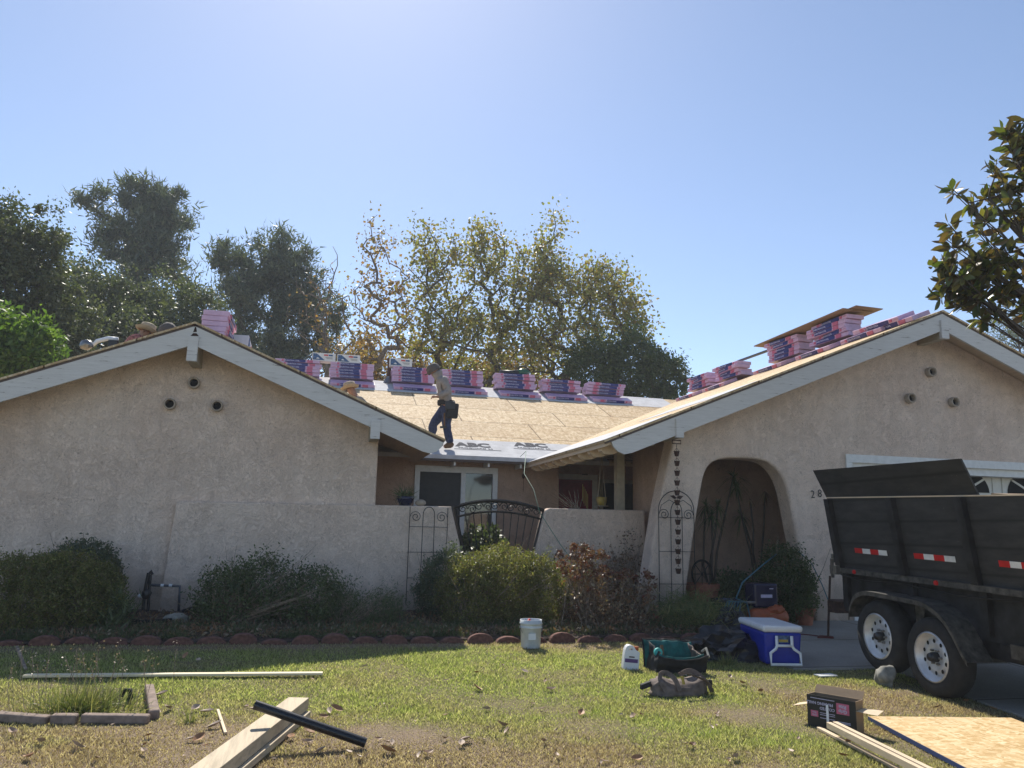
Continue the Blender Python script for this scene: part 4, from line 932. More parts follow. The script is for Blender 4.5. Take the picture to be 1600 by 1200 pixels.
# crouching roofers mostly hidden behind the left gable
def crouch(px, py, zf_, label, hat, col, hh=0.86, f=(-1, 0, 0), Yr=(12.3, 17.0)):
    Y = None
    for y in np.arange(Yr[0], Yr[1], 0.05):
        p = pix(px, py, 1, y)
        if p.z-zf_(p.x) >= hh: Y = y; break
    if Y is None: Y = Yr[1]
    h = pix(px, py, 1, Y); z0 = zf_(h.x); s = (h.z-z0)/0.9; fx = f[0]
    q = lambda x, y, z: Vector((h.x+fx*x*s, h.y+y*s, z0+z*s))
    J = dict(head=h.copy(), neck=q(-0.10, 0, 0.76), chest=q(-0.2, 0, 0.62), waist=q(-0.38, 0, 0.42), hip=q(-0.46, 0, 0.32),
             shn=q(-0.17, -0.18, 0.66), eln=q(0.02, -0.26, 0.42), wrn=q(0.16, -0.2, 0.2), han=q(0.22, -0.18, 0.12),
             shf=q(-0.17, 0.18, 0.66), elf=q(0.02, 0.26, 0.42), wrf=q(0.18, 0.2, 0.2), haf=q(0.24, 0.18, 0.12),
             hpn=q(-0.44, -0.1, 0.3), knn=q(-0.08, -0.18, 0.16), ann=q(-0.50, -0.17, 0.14), ton=q(-0.62, -0.17, 0.05),
             hpf=q(-0.44, 0.1, 0.3), knf=q(-0.02, 0.18, 0.42), anf=q(-0.18, 0.18, 0.12), tof=q(-0.02, 0.18, 0.06))
    return person(J, (h.x, h.y, z0), label, hat, (col, 'jeans', 'boot'), belt=False, face=(fx, -0.2, -0.5), hooded=False)
crouch(549, 610, zl, 'kneeling roofer in a straw hat behind the right slope of the left gable', 'straw', 'hoodie', 0.70, (-1, 0))
crouch(226, 521, zl, 'kneeling roofer in a straw hat and pink checked cloth left of the left gable peak', 'straw', 'pinkcloth', 0.42, (1, 0))
crouch(265, 521, zl, 'crouching roofer in a dark cap just left of the left gable peak', 'cap', 'blackcloth', 0.42, (-1, 0))
# nail gun / white saw on left roof
c = pix(135, 541, 1, 12.6); c.z = max(c.z-0.06, zl(c.x)); sw = thing('circular_saw', c, 'white and grey power saw lying on the left roof slope', 'power saw')
MB().blob(c+Vector((0, 0, 0.08)), (0.09, 0.07, 0.08), amp=0.3, seed=2).build('motor', 'chrome', sw, smooth=True)
MB().tube([c+Vector((0.05, 0, 0.04)), c+Vector((0.14, 0, 0.15)), c+Vector((0.28, 0, 0.20)), c+Vector((0.42, 0, 0.20))], [0.02, 0.035, 0.035, 0.03], 8).build('guard', 'plastic', sw, smooth=True)
MB().box(c+Vector((0.3, -0.05, 0.02)), c+Vector((0.42, 0.05, 0.17))).build('handle', 'black', sw)

# ================================================================== TRAILER
TA = math.radians(2.3); tdir = Vector((math.sin(TA), math.cos(TA), 0)); tn = Vector((math.cos(TA), -math.sin(TA), 0))
TO = pix(1454.5, 1026.6, 2, 0.38); TO.z = 0
TP = 0.025                                                         # nose-down pitch of the whole trailer
def TX(v):   # local: x outwards to the right of the visible side, y towards the house, z up
    v = Vector(v); return TO+tn*v.x+tdir*v.y+Vector((0, 0, v.z+TP*v.y))
def TB(): return MB(TX)
tr = thing('dump_trailer', TX((1.1, -0.6, 0)), 'black high sided dump trailer with tandem wheels parked on the driveway', 'trailer')
YR, YF, WT = 1.66, -2.9, 2.2; ZR, ZT, ZB = 1.08, 1.90, 0.60
xo, xt = 0.14, 0.02
b = TB()   # lower box and rail
b.box((0.24, YF, ZB), (WT+0.0, YR+0.04, ZB+0.06)); b.box((0.24, YF, ZB+0.06), (0.28, YR+0.02, ZR)); b.box((WT-0.04, YF, ZB+0.06), (WT, YR, ZR)); b.box((0.28, YR-0.05, ZB+0.06), (WT-0.04, YR, ZR)); b.box((0.28, YF, ZB+0.06), (WT-0.04, YF+0.05, ZR))
body = b.build('body', 'black', tr)
b = TB(); b.box((xo-0.02, YF, ZR-0.035), (0.30, YR, ZR+0.02)); b.build('side_rail', 'fender', body)
def side(x0, z0, x1, z1, ya, yb, t=0.03):
    return [(x0, ya, z0), (x0, yb, z0), (x1, yb, z1), (x1, ya, z1), (x0+t, ya, z0), (x0+t, yb, z0), (x1+t, yb, z1), (x1+t, ya, z1)], [(0,1,2,3), (7,6,5,4), (0,4,5,1), (1,5,6,2), (2,6,7,3), (3,7,4,0)]
b = TB(); b.add(*side(xo+0.03, ZR+0.021, xt+0.03, ZT, YF, YR)); b.build('side_board', 'blackboard', tr)
b = TB(); b.add(*side(WT-0.03, ZR+0.021, WT+0.1, ZT, YF, YR)); b.build('side_board', 'blackboard', tr)
b = TB(); b.box((0.2, YR-0.03, ZR+0.02), (WT, YR, ZT-0.02)); b.build('tailgate', 'blackboard', tr)
b = TB(); b.box((0.2, YF, ZR+0.02), (WT, YF+0.03, ZT+0.1)); b.build('front_board', 'blackboard', tr)
b = TB(); b.box((xt+0.02, YF, ZT+0.001), (xt+0.065, YR, ZT+0.014)); b.build('board_edge', 'lumber', tr)
for y in (1.60, 0.48, -0.50, -1.5, -2.5):
    b = TB(); b.add(*side(xo-0.03, ZR+0.021, xt-0.03, ZT-0.01, y-0.045, y+0.045, 0.058)); st = b.build('stake', 'black', tr)
    b = TB(); b.box((0.19, y-0.045, ZB+0.05), (0.239, y+0.045, ZR-0.036)); b.build('stake_pocket', 'black', st)
for (pa, pb) in (((1329, 858), (1379, 865)), ((1420.6, 864), (1485, 873)), ((1552, 872), (1625, 881))):
    def tl(x, y):
        o = TX((xt+0.06, 0, 0)); p = pixpl(x, y, o, tn); d = p-TO; return d@tdir if False else d.dot(tdir), p.z
    ya, za = tl(*pa); yb, zb = tl(*pb); ys_ = np.linspace(ya, yb, 5); z_ = 1.285; xx_ = xo+0.03+(xt-xo)*(z_-ZR)/(ZT-ZR)
    for k in range(4):
        b = TB(); b.add(*side(xx_-0.004, z_, xx_-0.012, z_+0.055, ys_[k+1]+0.001, ys_[k], 0.003)); b.build('reflector', 'red' if k % 2 == 0 else 'reflwhite', tr)
# latch, hinge knuckles and marker lamps
for z in (1.2, 1.5, 1.78): TB().lathe([(0, -0.05), (0.02, -0.05), (0.02, 0.05), (0, 0.05)], (0.10, YR+0.02, z), 10).build('hinge', 'fender', tr)
b = TB(); b.box((0.06, YR-0.10, 1.02), (0.14, YR+0.03, 1.12)); b.box((0.03, YR-0.06, 0.98), (0.06, YR-0.03, 1.2)); b.build('latch', 'chrome', tr)
for y in (1.3, 0.0, -1.4): TB().lathe([(0, -0.012), (0.022, -0.010), (0.025, 0.01)], (0.112, y, ZR-0.008), 12, 'X').build('marker_lamp', 'red', tr)
b = TB(); b.tube([(0.12, YR-0.1, ZR-0.06), (0.17, 1.2, ZR-0.10), (0.17, 0.6, ZR-0.07), (0.17, -0.2, ZR-0.11), (0.17, -1.2, ZR-0.07)], 0.007, 5); b.build('wiring', 'rubber', tr)
# frame below
b = TB(); b.box((0.32, YF-0.4, ZB-0.16), (0.40, YR-0.1, ZB-0.001)); b.box((WT-0.4, YF-0.4, ZB-0.16), (WT-0.32, YR-0.1, ZB-0.001)); b.box((0.22, YF, ZB-0.06), (0.3195, -0.62, ZB-0.001))
for y in (-0.02, 0.84): b.box((0.25, y-0.03, 0.33), (WT-0.25, y+0.03, 0.40))
b.build('chassis', 'black', tr)
b = TB(); b.box((0.205, -2.9, ZB-0.10), (0.22, -0.75, ZB+0.02)); b.build('side_step', 'fender', tr)
for k in range(4):
    b = TB(); b.box((0.198, -1.15-k*0.13-0.128, ZB-0.075), (0.204, -1.15-k*0.13, ZB-0.02)); b.build('reflector', 'red' if k % 2 == 0 else 'reflwhite', tr)
def wheel(y, zc_, x0, label=None):
    Rr, Wd = 0.365, 0.215
    b = TB(); prof = [(0.235, 0.0), (0.25, -0.006), (0.33, -0.004), (Rr-0.012, 0.02), (Rr, 0.045), (Rr, Wd-0.045), (Rr-0.012, Wd-0.02), (0.33, Wd), (0.25, Wd)]
    m = MB().lathe(prof, (0, 0, 0), 48, 'X'); b.add([(x0+v[0], y+v[1], zc_+v[2]) for v in m.v], m.f)
    wh = b.build('wheel', 'rubber', tr, smooth=True)
    m = MB().lathe([(0.222, -0.008), (0.236, 0.002), (0.222, 0.02), (0.205, 0.035), (0.195, 0.075), (0.17, 0.075), (0.15, 0.050), (0.11, 0.045), (0.08, 0.062), (0.0, 0.062)], (0, 0, 0), 48, 'X')
    TB().add([(x0+v[0], y+v[1], zc_+v[2]) for v in m.v], m.f).build('rim', 'rim', wh, smooth=True)
    b = TB()
    for k in range(10):
        a = 2*math.pi*(k+0.5)/10; cy, cz = 0.148*math.cos(a), 0.148*math.sin(a)
        m = MB().lathe([(0.0, 0.0), (0.02, 0.0)], (0, 0, 0), 12, 'X'); 
        TB().add([(x0+0.046, y+cy+v[1]*0.85, zc_+cz+v[2]) for v in m.v], m.f).build('rim_hole', 'hole', wh)
    for k in range(6):
        a = 2*math.pi*k/6; cy, cz = 0.068*math.cos(a), 0.068*math.sin(a); m = MB().lathe([(0.0, -0.022), (0.011, -0.02), (0.012, 0.02)], (0, 0, 0), 8, 'X')
        TB().add([(x0+0.05+v[0], y+cy+v[1], zc_+cz+v[2]) for v in m.v], m.f).build('wheel_nut', 'chrome', wh)
    m = MB().lathe([(0.0, -0.035), (0.035, -0.03), (0.045, 0.0), (0.048, 0.06)], (0, 0, 0), 20, 'X'); TB().add([(x0+0.01+v[0], y+v[1], zc_+v[2]) for v in m.v], m.f).build('hub', 'black', wh, smooth=True)
p1 = pixpl(1370.6, 994, TX((0.0, 0, 0)), tn); y1 = (p1-TO).dot(tdir)
wheel(0.0, 0.38, 0.0); wheel(y1, p1.z-TP*y1, 0.0)
# fender: one bent sheet over both wheels with a raised lip
fp = [(YW, z) for (YW, z) in []]
prof = [(y1+0.44, 0.60), (y1+0.41, 0.72), (y1+0.32, 0.84), (y1+0.18, 0.895), (y1+0.02, 0.905), (0.30, 0.895), (0.12, 0.895), (-0.04, 0.87), (-0.20, 0.80), (-0.32, 0.69), (-0.42, 0.53), (-0.50, 0.43)]
def sm(P, k=2): return chaik(P, k)
prof = sm(prof); b = TB(); n_ = len(prof); x0_, x1_ = -0.035, 0.245
vs = []
for (y, z) in prof: vs += [(x0_, y, z), (x1_, y, z), (x0_, y, z-0.012), (x1_, y, z-0.012), (x0_, y, z-0.045), (x0_+0.012, y, z-0.045)]
fs = []
for i in range(n_-1):
    a, c = i*6, (i+1)*6; fs += [(a, a+1, c+1, c), (a+3, a+2, c+2, c+3), (a, c, c+4, a+4), (a+4, c+4, c+5, a+5)]
b.add(vs, fs); fd = b.build('fender', 'fender', tr)
b = TB(); b.add([(0.20, 0.26, 0.88), (0.20, 0.52, 0.88), (0.20, 0.40, 0.55), (0.20, 0.36, 0.55)], [(0, 1, 2, 3)]); b.build('fender_brace', 'fender', fd)
# big black sheet leaning out of the trailer and debris
q = [pixpl(1270, 735, TX((-0.10, 0, 0)), tn), pixpl(1500, 716.5, TX((-0.10, 0, 0)), tn), pixpl(1531, 779, TX((0.10, 0, 0)), tn), pixpl(1296, 787, TX((0.10, 0, 0)), tn)]
n3 = tn*0.02; b = MB().add([p for p in q]+[p+n3 for p in q], [(0,1,2,3), (7,6,5,4), (0,4,5,1), (1,5,6,2), (2,6,7,3), (3,7,4,0)])
tag(b.build('plywood_sheet', 'blackboard'), 'large black plywood panel leaning over the top edge of the trailer', 'panel')
b = TB(); b.obox((0.9, -0.95, 1.86), (1.2, 0.1, 0.02), (0.05, 0.9, 0.06), (0, 0, 0.12)); tag(b.build('scrap_board', 'carton'), 'brown scrap boards sticking up inside the trailer', 'scrap wood')
# jack post, strap and chock stone
c = grd(1294, 1000); ps = thing('trailer_jack', c, 'thin dark red post with a coiled red strap at its foot, behind the trailer', 'support post')
tp = pix(1297, 900, 1, c.y); MB().tube([c, (c.x+0.02, c.y, c.z+0.25), tp], 0.016, 6).build('post', 'rust', ps)
MT['strap'] = plain('dark_red_strap', (0.10, 0.02, 0.02), 0.8)
a = grd(1236, 993); b_ = grd(1300, 1000); MB().tube([a+V(0, 0, .02), a.lerp(b_, .5)+V(0, .05, .02), b_+V(0, 0, .02), b_+V(0.05, .08, .025), b_+V(-.1, .12, .03), b_+V(-.2, .02, .03), b_+V(0, -.03, .035)], 0.02, 6).build('strap', 'strap', ps)
b = MB(); c = pix(1306, 948, 1, 9.6); tag(MB().box((c.x-0.02, 9.55, c.z-0.08), (c.x+0.36, 9.75, c.z+0.07)).add([(c.x-0.03, 9.53, c.z+0.0705), (c.x+0.38, 9.53, c.z+0.0705), (c.x+0.38, 9.77, c.z+0.085), (c.x-0.03, 9.77, c.z+0.085)], [(0, 1, 2, 3)]).build('bumper_block', 'rust'), 'small rusty box hanging at the rear of the trailer', 'bumper')
c = Vector((5.72, 7.33, 0.0)); rk = MB().blob(c+Vector((0, 0, 0.10)), (0.092, 0.09, 0.115), amp=0.5, fr=1.4, seed=4); tag(rk.build('chock_stone', 'stone', smooth=True), 'grey pointed stone wedged between the two trailer wheels', 'stone')

# ================================================================== TREES
def T(px, py, Y): return tuple(pix(px, py, 1, Y))
def base_at(px, Y): p = pix(px, 800, 1, Y); return (p.x, Y, 0.1)
tree('oak_tree', base_at(10, 24), [pblob(-120, 300, 70, 480, 24), pblob(20, 330, 110, 520, 24), pblob(-120, 430, 100, 640, 24), pblob(50, 440, 150, 620, 25)], 60000, 0.12, 'L_oak', 'bark', 'tall dark oak tree at the left edge behind the house', group='trees behind the house', sub=150, spread=0.12, shell=0.45, r0=0.35)
tree2('pine_tree', base_at(205, 42), [pblob(183, 262, 250, 345, 42), pblob(118, 286, 200, 345, 42), pblob(225, 295, 310, 370, 42), pblob(145, 330, 312, 420, 42), pblob(120, 390, 312, 500, 42), pblob(180, 280, 270, 400, 42)], 190, 24000, 0.34, 'L_pine', 'bark', 'tallest grey green pine behind the left gable', group='trees behind the house', kind='tri', up=0.8, aspect=0.24, spread=0.30, fork=0.35, rt_=0.018, flat=0.75, seed=4)
tree('oak_tree', base_at(190, 30), [pblob(60, 400, 200, 560, 30), pblob(150, 420, 290, 600, 31), pblob(240, 430, 360, 600, 30), pblob(60, 480, 360, 640, 30)], 64000, 0.125, 'L_oak', 'bark', 'broad bushy oak below the tall pine behind the left gable', group='trees behind the house', sub=170, spread=0.11, shell=0.45, r0=0.3)
tree('citrus_tree', base_at(30, 19), [pblob(-60, 475, 40, 620, 19), pblob(20, 490, 92, 620, 19)], 12000, 0.13, 'L_bright', 'bark', 'bright green leafy tree at the far left above the roof slope', group='trees behind the house', sub=60, spread=0.15, r0=0.12)
tree2('pine_tree', base_at(425, 40), [pblob(330, 358, 430, 470, 40), pblob(380, 355, 490, 460, 40), pblob(430, 372, 515, 490, 40), pblob(318, 420, 440, 540, 40), pblob(420, 430, 545, 560, 40), pblob(340, 400, 520, 520, 40), pblob(330, 500, 545, 600, 40)], 230, 30000, 0.32, 'L_pine', 'bark', 'round topped pine between the left gable and the thin bare tree', group='trees behind the house', kind='tri', up=0.8, aspect=0.24, spread=0.30, fork=0.2, rt_=0.018, flat=0.75, seed=9)
tree2('bare_tree', base_at(510, 33), [pblob(440, 400, 545, 520, 33), pblob(490, 380, 550, 520, 33), pblob(450, 460, 560, 580, 33)], 130, 130, 0.14, 'L_syc2', 'barkpale', 'leafless grey tree with fine twigs in front of the round topped pine', group='trees behind the house', spread=0.3, fork=0.25, rt_=0.010, seed=5)
tree2('sycamore_tree', base_at(622, 31), [pblob(545, 400, 610, 520, 31), pblob(560, 332, 618, 440, 31), pblob(590, 400, 650, 560, 31), pblob(530, 480, 620, 600, 31)], 170, 1500, 0.14, 'L_syc2', 'barkpale', 'thin sycamore with few brown leaves left of the fuller sycamores', group='trees behind the house', spread=0.3, fork=0.2, rt_=0.009, seed=6)
tree2('sycamore_tree', base_at(740, 33), [pblob(630, 345, 720, 460, 33), pblob(640, 332, 680, 400, 33), pblob(690, 345, 800, 460, 33), pblob(735, 340, 765, 400, 33), pblob(765, 365, 850, 480, 33), pblob(615, 420, 760, 560, 33), pblob(700, 410, 850, 560, 33), pblob(610, 490, 870, 610, 33)], 340, 13000, 0.15, 'L_syc', 'bark', 'golden brown sycamore behind the walking roofer', group='trees behind the house', spread=0.34, fork=0.12, rt_=0.0125, seed=7)
tree2('sycamore_tree', base_at(850, 32), [pblob(825, 328, 885, 430, 32), pblob(805, 380, 910, 500, 32), pblob(880, 385, 960, 480, 32), pblob(900, 405, 1000, 520, 32), pblob(950, 450, 1022, 560, 32), pblob(790, 440, 960, 600, 32), pblob(855, 322, 880, 360, 32)], 340, 12500, 0.145, 'L_syc', 'bark', 'tallest olive brown sycamore right of centre with a pointed top', group='trees behind the house', spread=0.33, fork=0.12, rt_=0.0125, seed=8)
tree('elm_tree', base_at(980, 29), [pblob(885, 525, 970, 640, 29), pblob(940, 510, 1030, 640, 29), pblob(1000, 540, 1062, 640, 29), pblob(1040, 560, 1075, 640, 29)], 26000, 0.13, 'L_green', 'bark', 'dense dark green tree above the right end of the central ridge', group='trees behind the house', sub=90, spread=0.14, shell=0.55, r0=0.2)
tree('hedge_tree', base_at(560, 36), [pblob(500, 520, 620, 640, 36), pblob(600, 540, 720, 640, 36), pblob(700, 545, 880, 650, 36)], 16000, 0.19, 'L_syc2', 'bark', 'low brown and green foliage behind the central shingle stacks', group='trees behind the house', sub=110, spread=0.16, shell=0.4, r0=0.15, twigs=20)
tree('pine_tree', base_at(1620, 34), [pblob(1535, 465, 1640, 545, 34), pblob(1560, 490, 1720, 620, 34)], 9000, 0.30, 'L_pine', 'bark', 'blue green pine behind the right gable slope', group='trees behind the house', kind='tri', up=0.2, aspect=0.14, sub=50, spread=0.17, shell=0.5, r0=0.3)
# magnolia whose boughs hang in from the right
def magnolia():
    Y = 7.2; tb = Vector((10.2, 6.6, 0.05)); rt = thing('magnolia_tree', tb, 'magnolia with large glossy green and brown leaves hanging in from the right edge', 'tree')
    blobs = [pblob(1545, 200, 1640, 330, Y), pblob(1490, 250, 1600, 370, Y), pblob(1462, 330, 1560, 440, Y), pblob(1462, 395, 1520, 480, Y), pblob(1520, 370, 1640, 500, Y), pblob(1590, 240, 1760, 520, Y), pblob(1570, 180, 1640, 240, Y)]
    mb = MB(); fork = Vector((9.9, 6.8, 2.2)); limb(mb, tb-Vector((0, 0, .2)), fork, 0.16, 0.12, 0.04, 5, 10)
    tips = []
    for b in blobs:
        lp = limb(mb, fork, Vector(b[0]), 0.07, 0.02, 0.08, 7, 6)
        for _ in range(15):
            q = random.choice(lp[3:]); u = Vector([random.gauss(0, 1) for _ in range(3)]).normalized(); rr_ = random.uniform(0.45, 1.0)
            e = Vector(b[0])+Vector((u.x*b[1][0], u.y*b[1][1], u.z*b[1][2]))*rr_
            tw = limb(mb, q, e, 0.012, 0.005, 0.12, 4, 4); tips.append((e, (e-q).normalized())); tips.append((tw[3], (e-q).normalized()))
    mb.build('trunk', 'bark', rt, smooth=True)
    vs = []; fs = []
    for (p, d) in tips:
        for k in range(random.randint(8, 12)):
            a = random.random()*6.28; o = d.orthogonal().normalized(); o2 = d.cross(o); ld = (d*random.uniform(-.1, 0.9)+o*math.cos(a)+o2*math.sin(a)+Vector((0, 0, random.uniform(-0.5, 0.35)))).normalized()
            L = random.uniform(0.10, 0.19); W2 = L*random.uniform(.18, .25); sd = ld.cross(Vector([random.gauss(0, 1) for _ in range(3)])).normalized(); nr = ld.cross(sd); st = p-d*random.uniform(0, 0.06)+ld*0.02
            cv = random.uniform(-.25, .35); b0 = len(vs)
            rows = [(0, .12), (.25, .8), (.5, 1.0), (.75, .75), (1.0, .05)]
            for t, wv in rows:
                c = st+ld*L*t-nr*cv*L*t*t; vs += [c+sd*W2*wv+nr*W2*0.35*wv, c, c-sd*W2*wv+nr*W2*0.35*wv]
            for i in range(4):
                for j in range(2): fs.append((b0+i*3+j, b0+i*3+j+1, b0+(i+1)*3+j+1, b0+(i+1)*3+j))
    bulk('crown', [tuple(v) for v in vs], fs, 'L_mag', rt)
magnolia()

# ================================================================== BED EDGING AND PLANTS
def brick_proto():
    P = chaik([(-0.165, 0.0), (-0.165, 0.07), (-0.135, 0.115), (-0.07, 0.145), (0, 0.15), (0.07, 0.145), (0.135, 0.115), (0.165, 0.07), (0.165, 0.0)], 1)
    me = plate([P], 0.11, 0.018); return mesh_to_mb(me, lambda v: Vector((v.x, v.z, v.y))).build('edging_brick', 'brick', origin=(0, 0, 0))
bp = brick_proto(); first = True
px = -60
x0_ = -3.85
for k in range(27):
    X = x0_+k*0.345; t = (X+3.9)/9; Y = 10.02-0.27*t+0.02*math.sin(k*1.7)
    o = bp if first else bp.copy()
    if not first: COL.objects.link(o)
    first = False
    o.location = (X, Y, gz(X, Y)-0.055+0.02*math.sin(k*2.3)); o.rotation_euler = (random.uniform(-.12, .06), random.uniform(-.05, .05), -0.03+random.uniform(-.08, .08)); o.scale = (random.uniform(.92, 1.02), 1, random.uniform(.88, 1.05))
    tag(o, 'round topped red brick in the edging row along the planting bed', 'edging brick', 'scalloped bricks edging the bed')
SG = 'shrubs in the planting bed'
shrub('clipped_shrub', [pblob(-70, 866, 120, 1010, 10.75), pblob(0, 862, 192, 1010, 10.9), pblob(90, 880, 194, 1010, 10.8)], 52000, 0.038, 'L_hedge', 'large clipped shrub at the left edge with its top left catching sun', group=SG, sub=800, spread=0.055, shell=0.84, aspect=0.35, up=0.5)
shrub('clipped_shrub', [pblob(60, 845, 188, 960, 11.7)], 12000, 0.045, 'L_grey', 'grey green rounded shrub behind the large one at the left edge', group=SG, sub=260, spread=0.08, shell=0.85)
shrub('spiky_shrub', [pblob(150, 925, 205, 1000, 10.6)], 500, 0.16, 'L_dark', 'small strappy green plant at the right foot of the left clipped shrub', group=SG, kind='tri', aspect=0.09, up=0.8, sub=20, spread=0.3, shell=0.2, twigs=4)
shrub('loose_shrub', [pblob(300, 880, 400, 985, 11.0), pblob(345, 866, 470, 985, 11.2), pblob(440, 880, 540, 985, 11.0)], 15000, 0.045, 'L_dark', 'wide loose green shrub full of grey twigs in front of the long low wall', group=SG, sub=260, spread=0.12, shell=0.6, twigs=260, tr=0.006, tmat='twig')
shrub('loose_shrub', [pblob(500, 905, 575, 990, 10.9), pblob(560, 915, 640, 995, 10.9)], 6500, 0.045, 'L_dark', 'low wispy green shrub between the twiggy shrub and the trellis', group=SG, sub=140, spread=0.16, shell=0.4, twigs=110, tr=0.004, kind='tri', aspect=0.2, up=0.7)
shrub('clipped_shrub', [pblob(650, 858, 760, 985, 11.5)], 14000, 0.042, 'L_grey', 'dull green rounded shrub behind the sunlit one, in front of the gate pillar', group=SG, sub=260, spread=0.08, shell=0.85)
shrub('clipped_shrub', [pblob(680, 868, 790, 1000, 11.0), pblob(715, 852, 850, 985, 11.15), pblob(790, 862, 885, 990, 11.1)], 60000, 0.036, 'L_hedge', 'sunlit rounded shrub in front of the iron gate, behind the white bucket', group=SG, sub=800, spread=0.055, shell=0.80, twigs=120, tr=0.01, aspect=0.35, up=0.5)
# dead hydrangea
def dry_plant():
    base = pix(940, 985, 1, 10.6); base.z = 0.25; rt = thing('dried_flower_bush', base, 'bush of dry stems with rust red dead flower heads between sunlit shrub and pillar', 'shrub', SG)
    mb = MB(); heads = []; lv = []
    spots = [(random.uniform(875, 960), random.uniform(848, 900)) for _ in range(30)]+[(random.uniform(900, 1025), random.uniform(895, 985)) for _ in range(110)]
    for (x, y) in spots:
        e = pix(x, y, 1, random.uniform(10.25, 11.0)); s = Vector((base.x+(e.x-base.x)*random.uniform(.4, .8)+random.gauss(0, .12), random.uniform(10.3, 10.9), 0.2))
        p = limb(mb, s, e, 0.008, 0.004, 0.12, 5, 4); heads += [(e, y < 905)]*(1 if (y < 905 or random.random() < 0.4) else 0)
        for q in p[1:]: lv += [tuple(q+Vector([random.gauss(0, .05) for _ in range(3)])) for _ in range(5)]
        for _ in range(2):
            q = random.choice(p[2:]); limb(mb, q, q+Vector((random.gauss(0, .15), random.gauss(0, .1), random.uniform(.0, .2))), 0.004, 0.002, 0.1, 3, 4)
    mb.build('stems', 'twig', rt)
    for (e, big) in heads:
        r = random.uniform(.035, .06) if big else random.uniform(.02, .035); c = np.array(e)+rng.normal(size=(70 if big else 22, 3))*r*0.62
        v, f, k = leaves(c, 0.034, 'leaf', 0, 0.8); bulk('flower_head', v, f, 'L_red', rt, nper=k)
    v, f, k = leaves(np.array(lv), 0.06, 'leaf', -0.3, 0.5); bulk('leaves', v, f, 'L_dry', rt, nper=k)
    c = clump_points([pblob(880, 905, 1010, 990, 10.7)], 2600, 90, .2, .3); v, f, k = leaves(c, 0.05, 'leaf', 0, 0.45); bulk('leaves', v, f, 'L_dry', rt, nper=k)
dry_plant()
shrub('weedy_shrub', [pblob(870, 870, 935, 960, 11.2)], 2500, 0.05, 'L_hedge', 'thin yellow green shrub tangled behind the dead flower heads', group=SG, sub=60, spread=0.2, shell=0.3, twigs=50, tr=0.004)
shrub('climbing_shrub', [pblob(960, 828, 1005, 930, 12.0), pblob(935, 850, 975, 920, 12.0)], 700, 0.05, 'L_dry', 'sparse shrub with small brown leaves against the short low wall', group=SG, sub=40, spread=0.22, shell=0.3, twigs=70, tr=0.005)
shrub('dry_grass', [pblob(1010, 935, 1150, 992, 10.6)], 6000, 0.16, 'L_blade', 'mound of dull dry grass and weeds at the foot of the trellis pillar', group=SG, kind='tri', aspect=0.045, up=0.2, sub=90, spread=0.3, shell=0.3, flat=0.5, twigs=30, tr=0.004)
shrub('alcove_bush', [pblob(1185, 850, 1265, 960, 11.0), pblob(1190, 880, 1270, 970, 10.9)], 15000, 0.04, 'L_green', 'dense dark green bush at the right foot of the arch', group='plants at the arch', sub=260, spread=0.1, shell=0.75)
for a in [(1080, 905, 1110, 965, 11.9), (1130, 910, 1185, 950, 11.5)]:
    pass
shrub('fern', [pblob(1120, 890, 1180, 945, 11.7)], 3500, 0.06, 'L_dark', 'low dark fern like plant inside the arch, left of the dense bush', group='plants at the arch', sub=60, spread=0.2, shell=0.3)
# courtyard shrub behind the gate
shrub('courtyard_shrub', [pblob(712, 828, 785, 900, 13.2), pblob(740, 822, 780, 870, 13.2)], 3500, 0.09, 'L_dark', 'dark leafy shrub standing behind the iron gate', group='plants in the courtyard', sub=60, spread=0.18, shell=0.5, aspect=0.6)
# dracaenas in the alcove
def dracaena(px0, py0, heads, Y, label):
    b0 = pix(px0, py0, 1, Y); b0.z = 0.2; rt = thing('dracaena', b0, label, 'dracaena', 'plants at the arch'); mb = MB(); c = []; dirs = []
    for (x, y, r, dry_) in heads:
        e = pix(x, y, 1, Y+random.uniform(-.15, .15)); mid = b0.lerp(e, 0.45)+Vector((random.uniform(-.15, .15), 0, 0)); mb.tube([b0, b0.lerp(mid, .5)+Vector((random.uniform(-.05, .05), 0, 0)), mid, mid.lerp(e, .5)+Vector((random.uniform(-.04, .04), 0, 0)), e], [0.026, 0.022, 0.018, 0.016, 0.015], 6)
        vs = []; fs = []
        for k in range(60 if not dry_ else 30):
            a = random.random()*6.28; el = random.uniform(-1.2, 1.2) if not dry_ else random.uniform(-1.4, -.4); L = r*random.uniform(.6, 1.15); d = Vector((math.cos(a)*math.cos(el), math.sin(a)*math.cos(el), math.sin(el))); sd = d.cross(V(0, 0, 1)).normalized()*0.011; b_ = len(vs)
            for t in (0, .4, .75, 1): p = e+d*L*t-V(0, 0, 1)*L*0.45*t*t; ww = sd*(1-t*0.9); vs += [p-ww, p+ww]
            for i in range(3): fs.append((b_+i*2, b_+i*2+1, b_+i*2+3, b_+i*2+2))
        bulk('leaf_crown', [tuple(v) for v in vs], fs, 'L_dry' if dry_ else 'L_dark', rt)
    mb.build('trunk', 'bark', rt, smooth=True)
dracaena(1112, 920, [(1112, 805, 0.34, 0), (1103, 790, 0.3, 0), (1146, 745, 0.34, 0), (1122, 790, 0.28, 0)], 12.1, 'spiky dracaena with several crowns in the left half of the alcove')
dracaena(1184, 925, [(1158, 805, 0.30, 0), (1150, 760, 0.32, 0), (1172, 780, 0.14, 1), (1195, 768, 0.22, 1)], 12.4, 'spiky dracaena with bare leaning stems in the middle of the alcove')
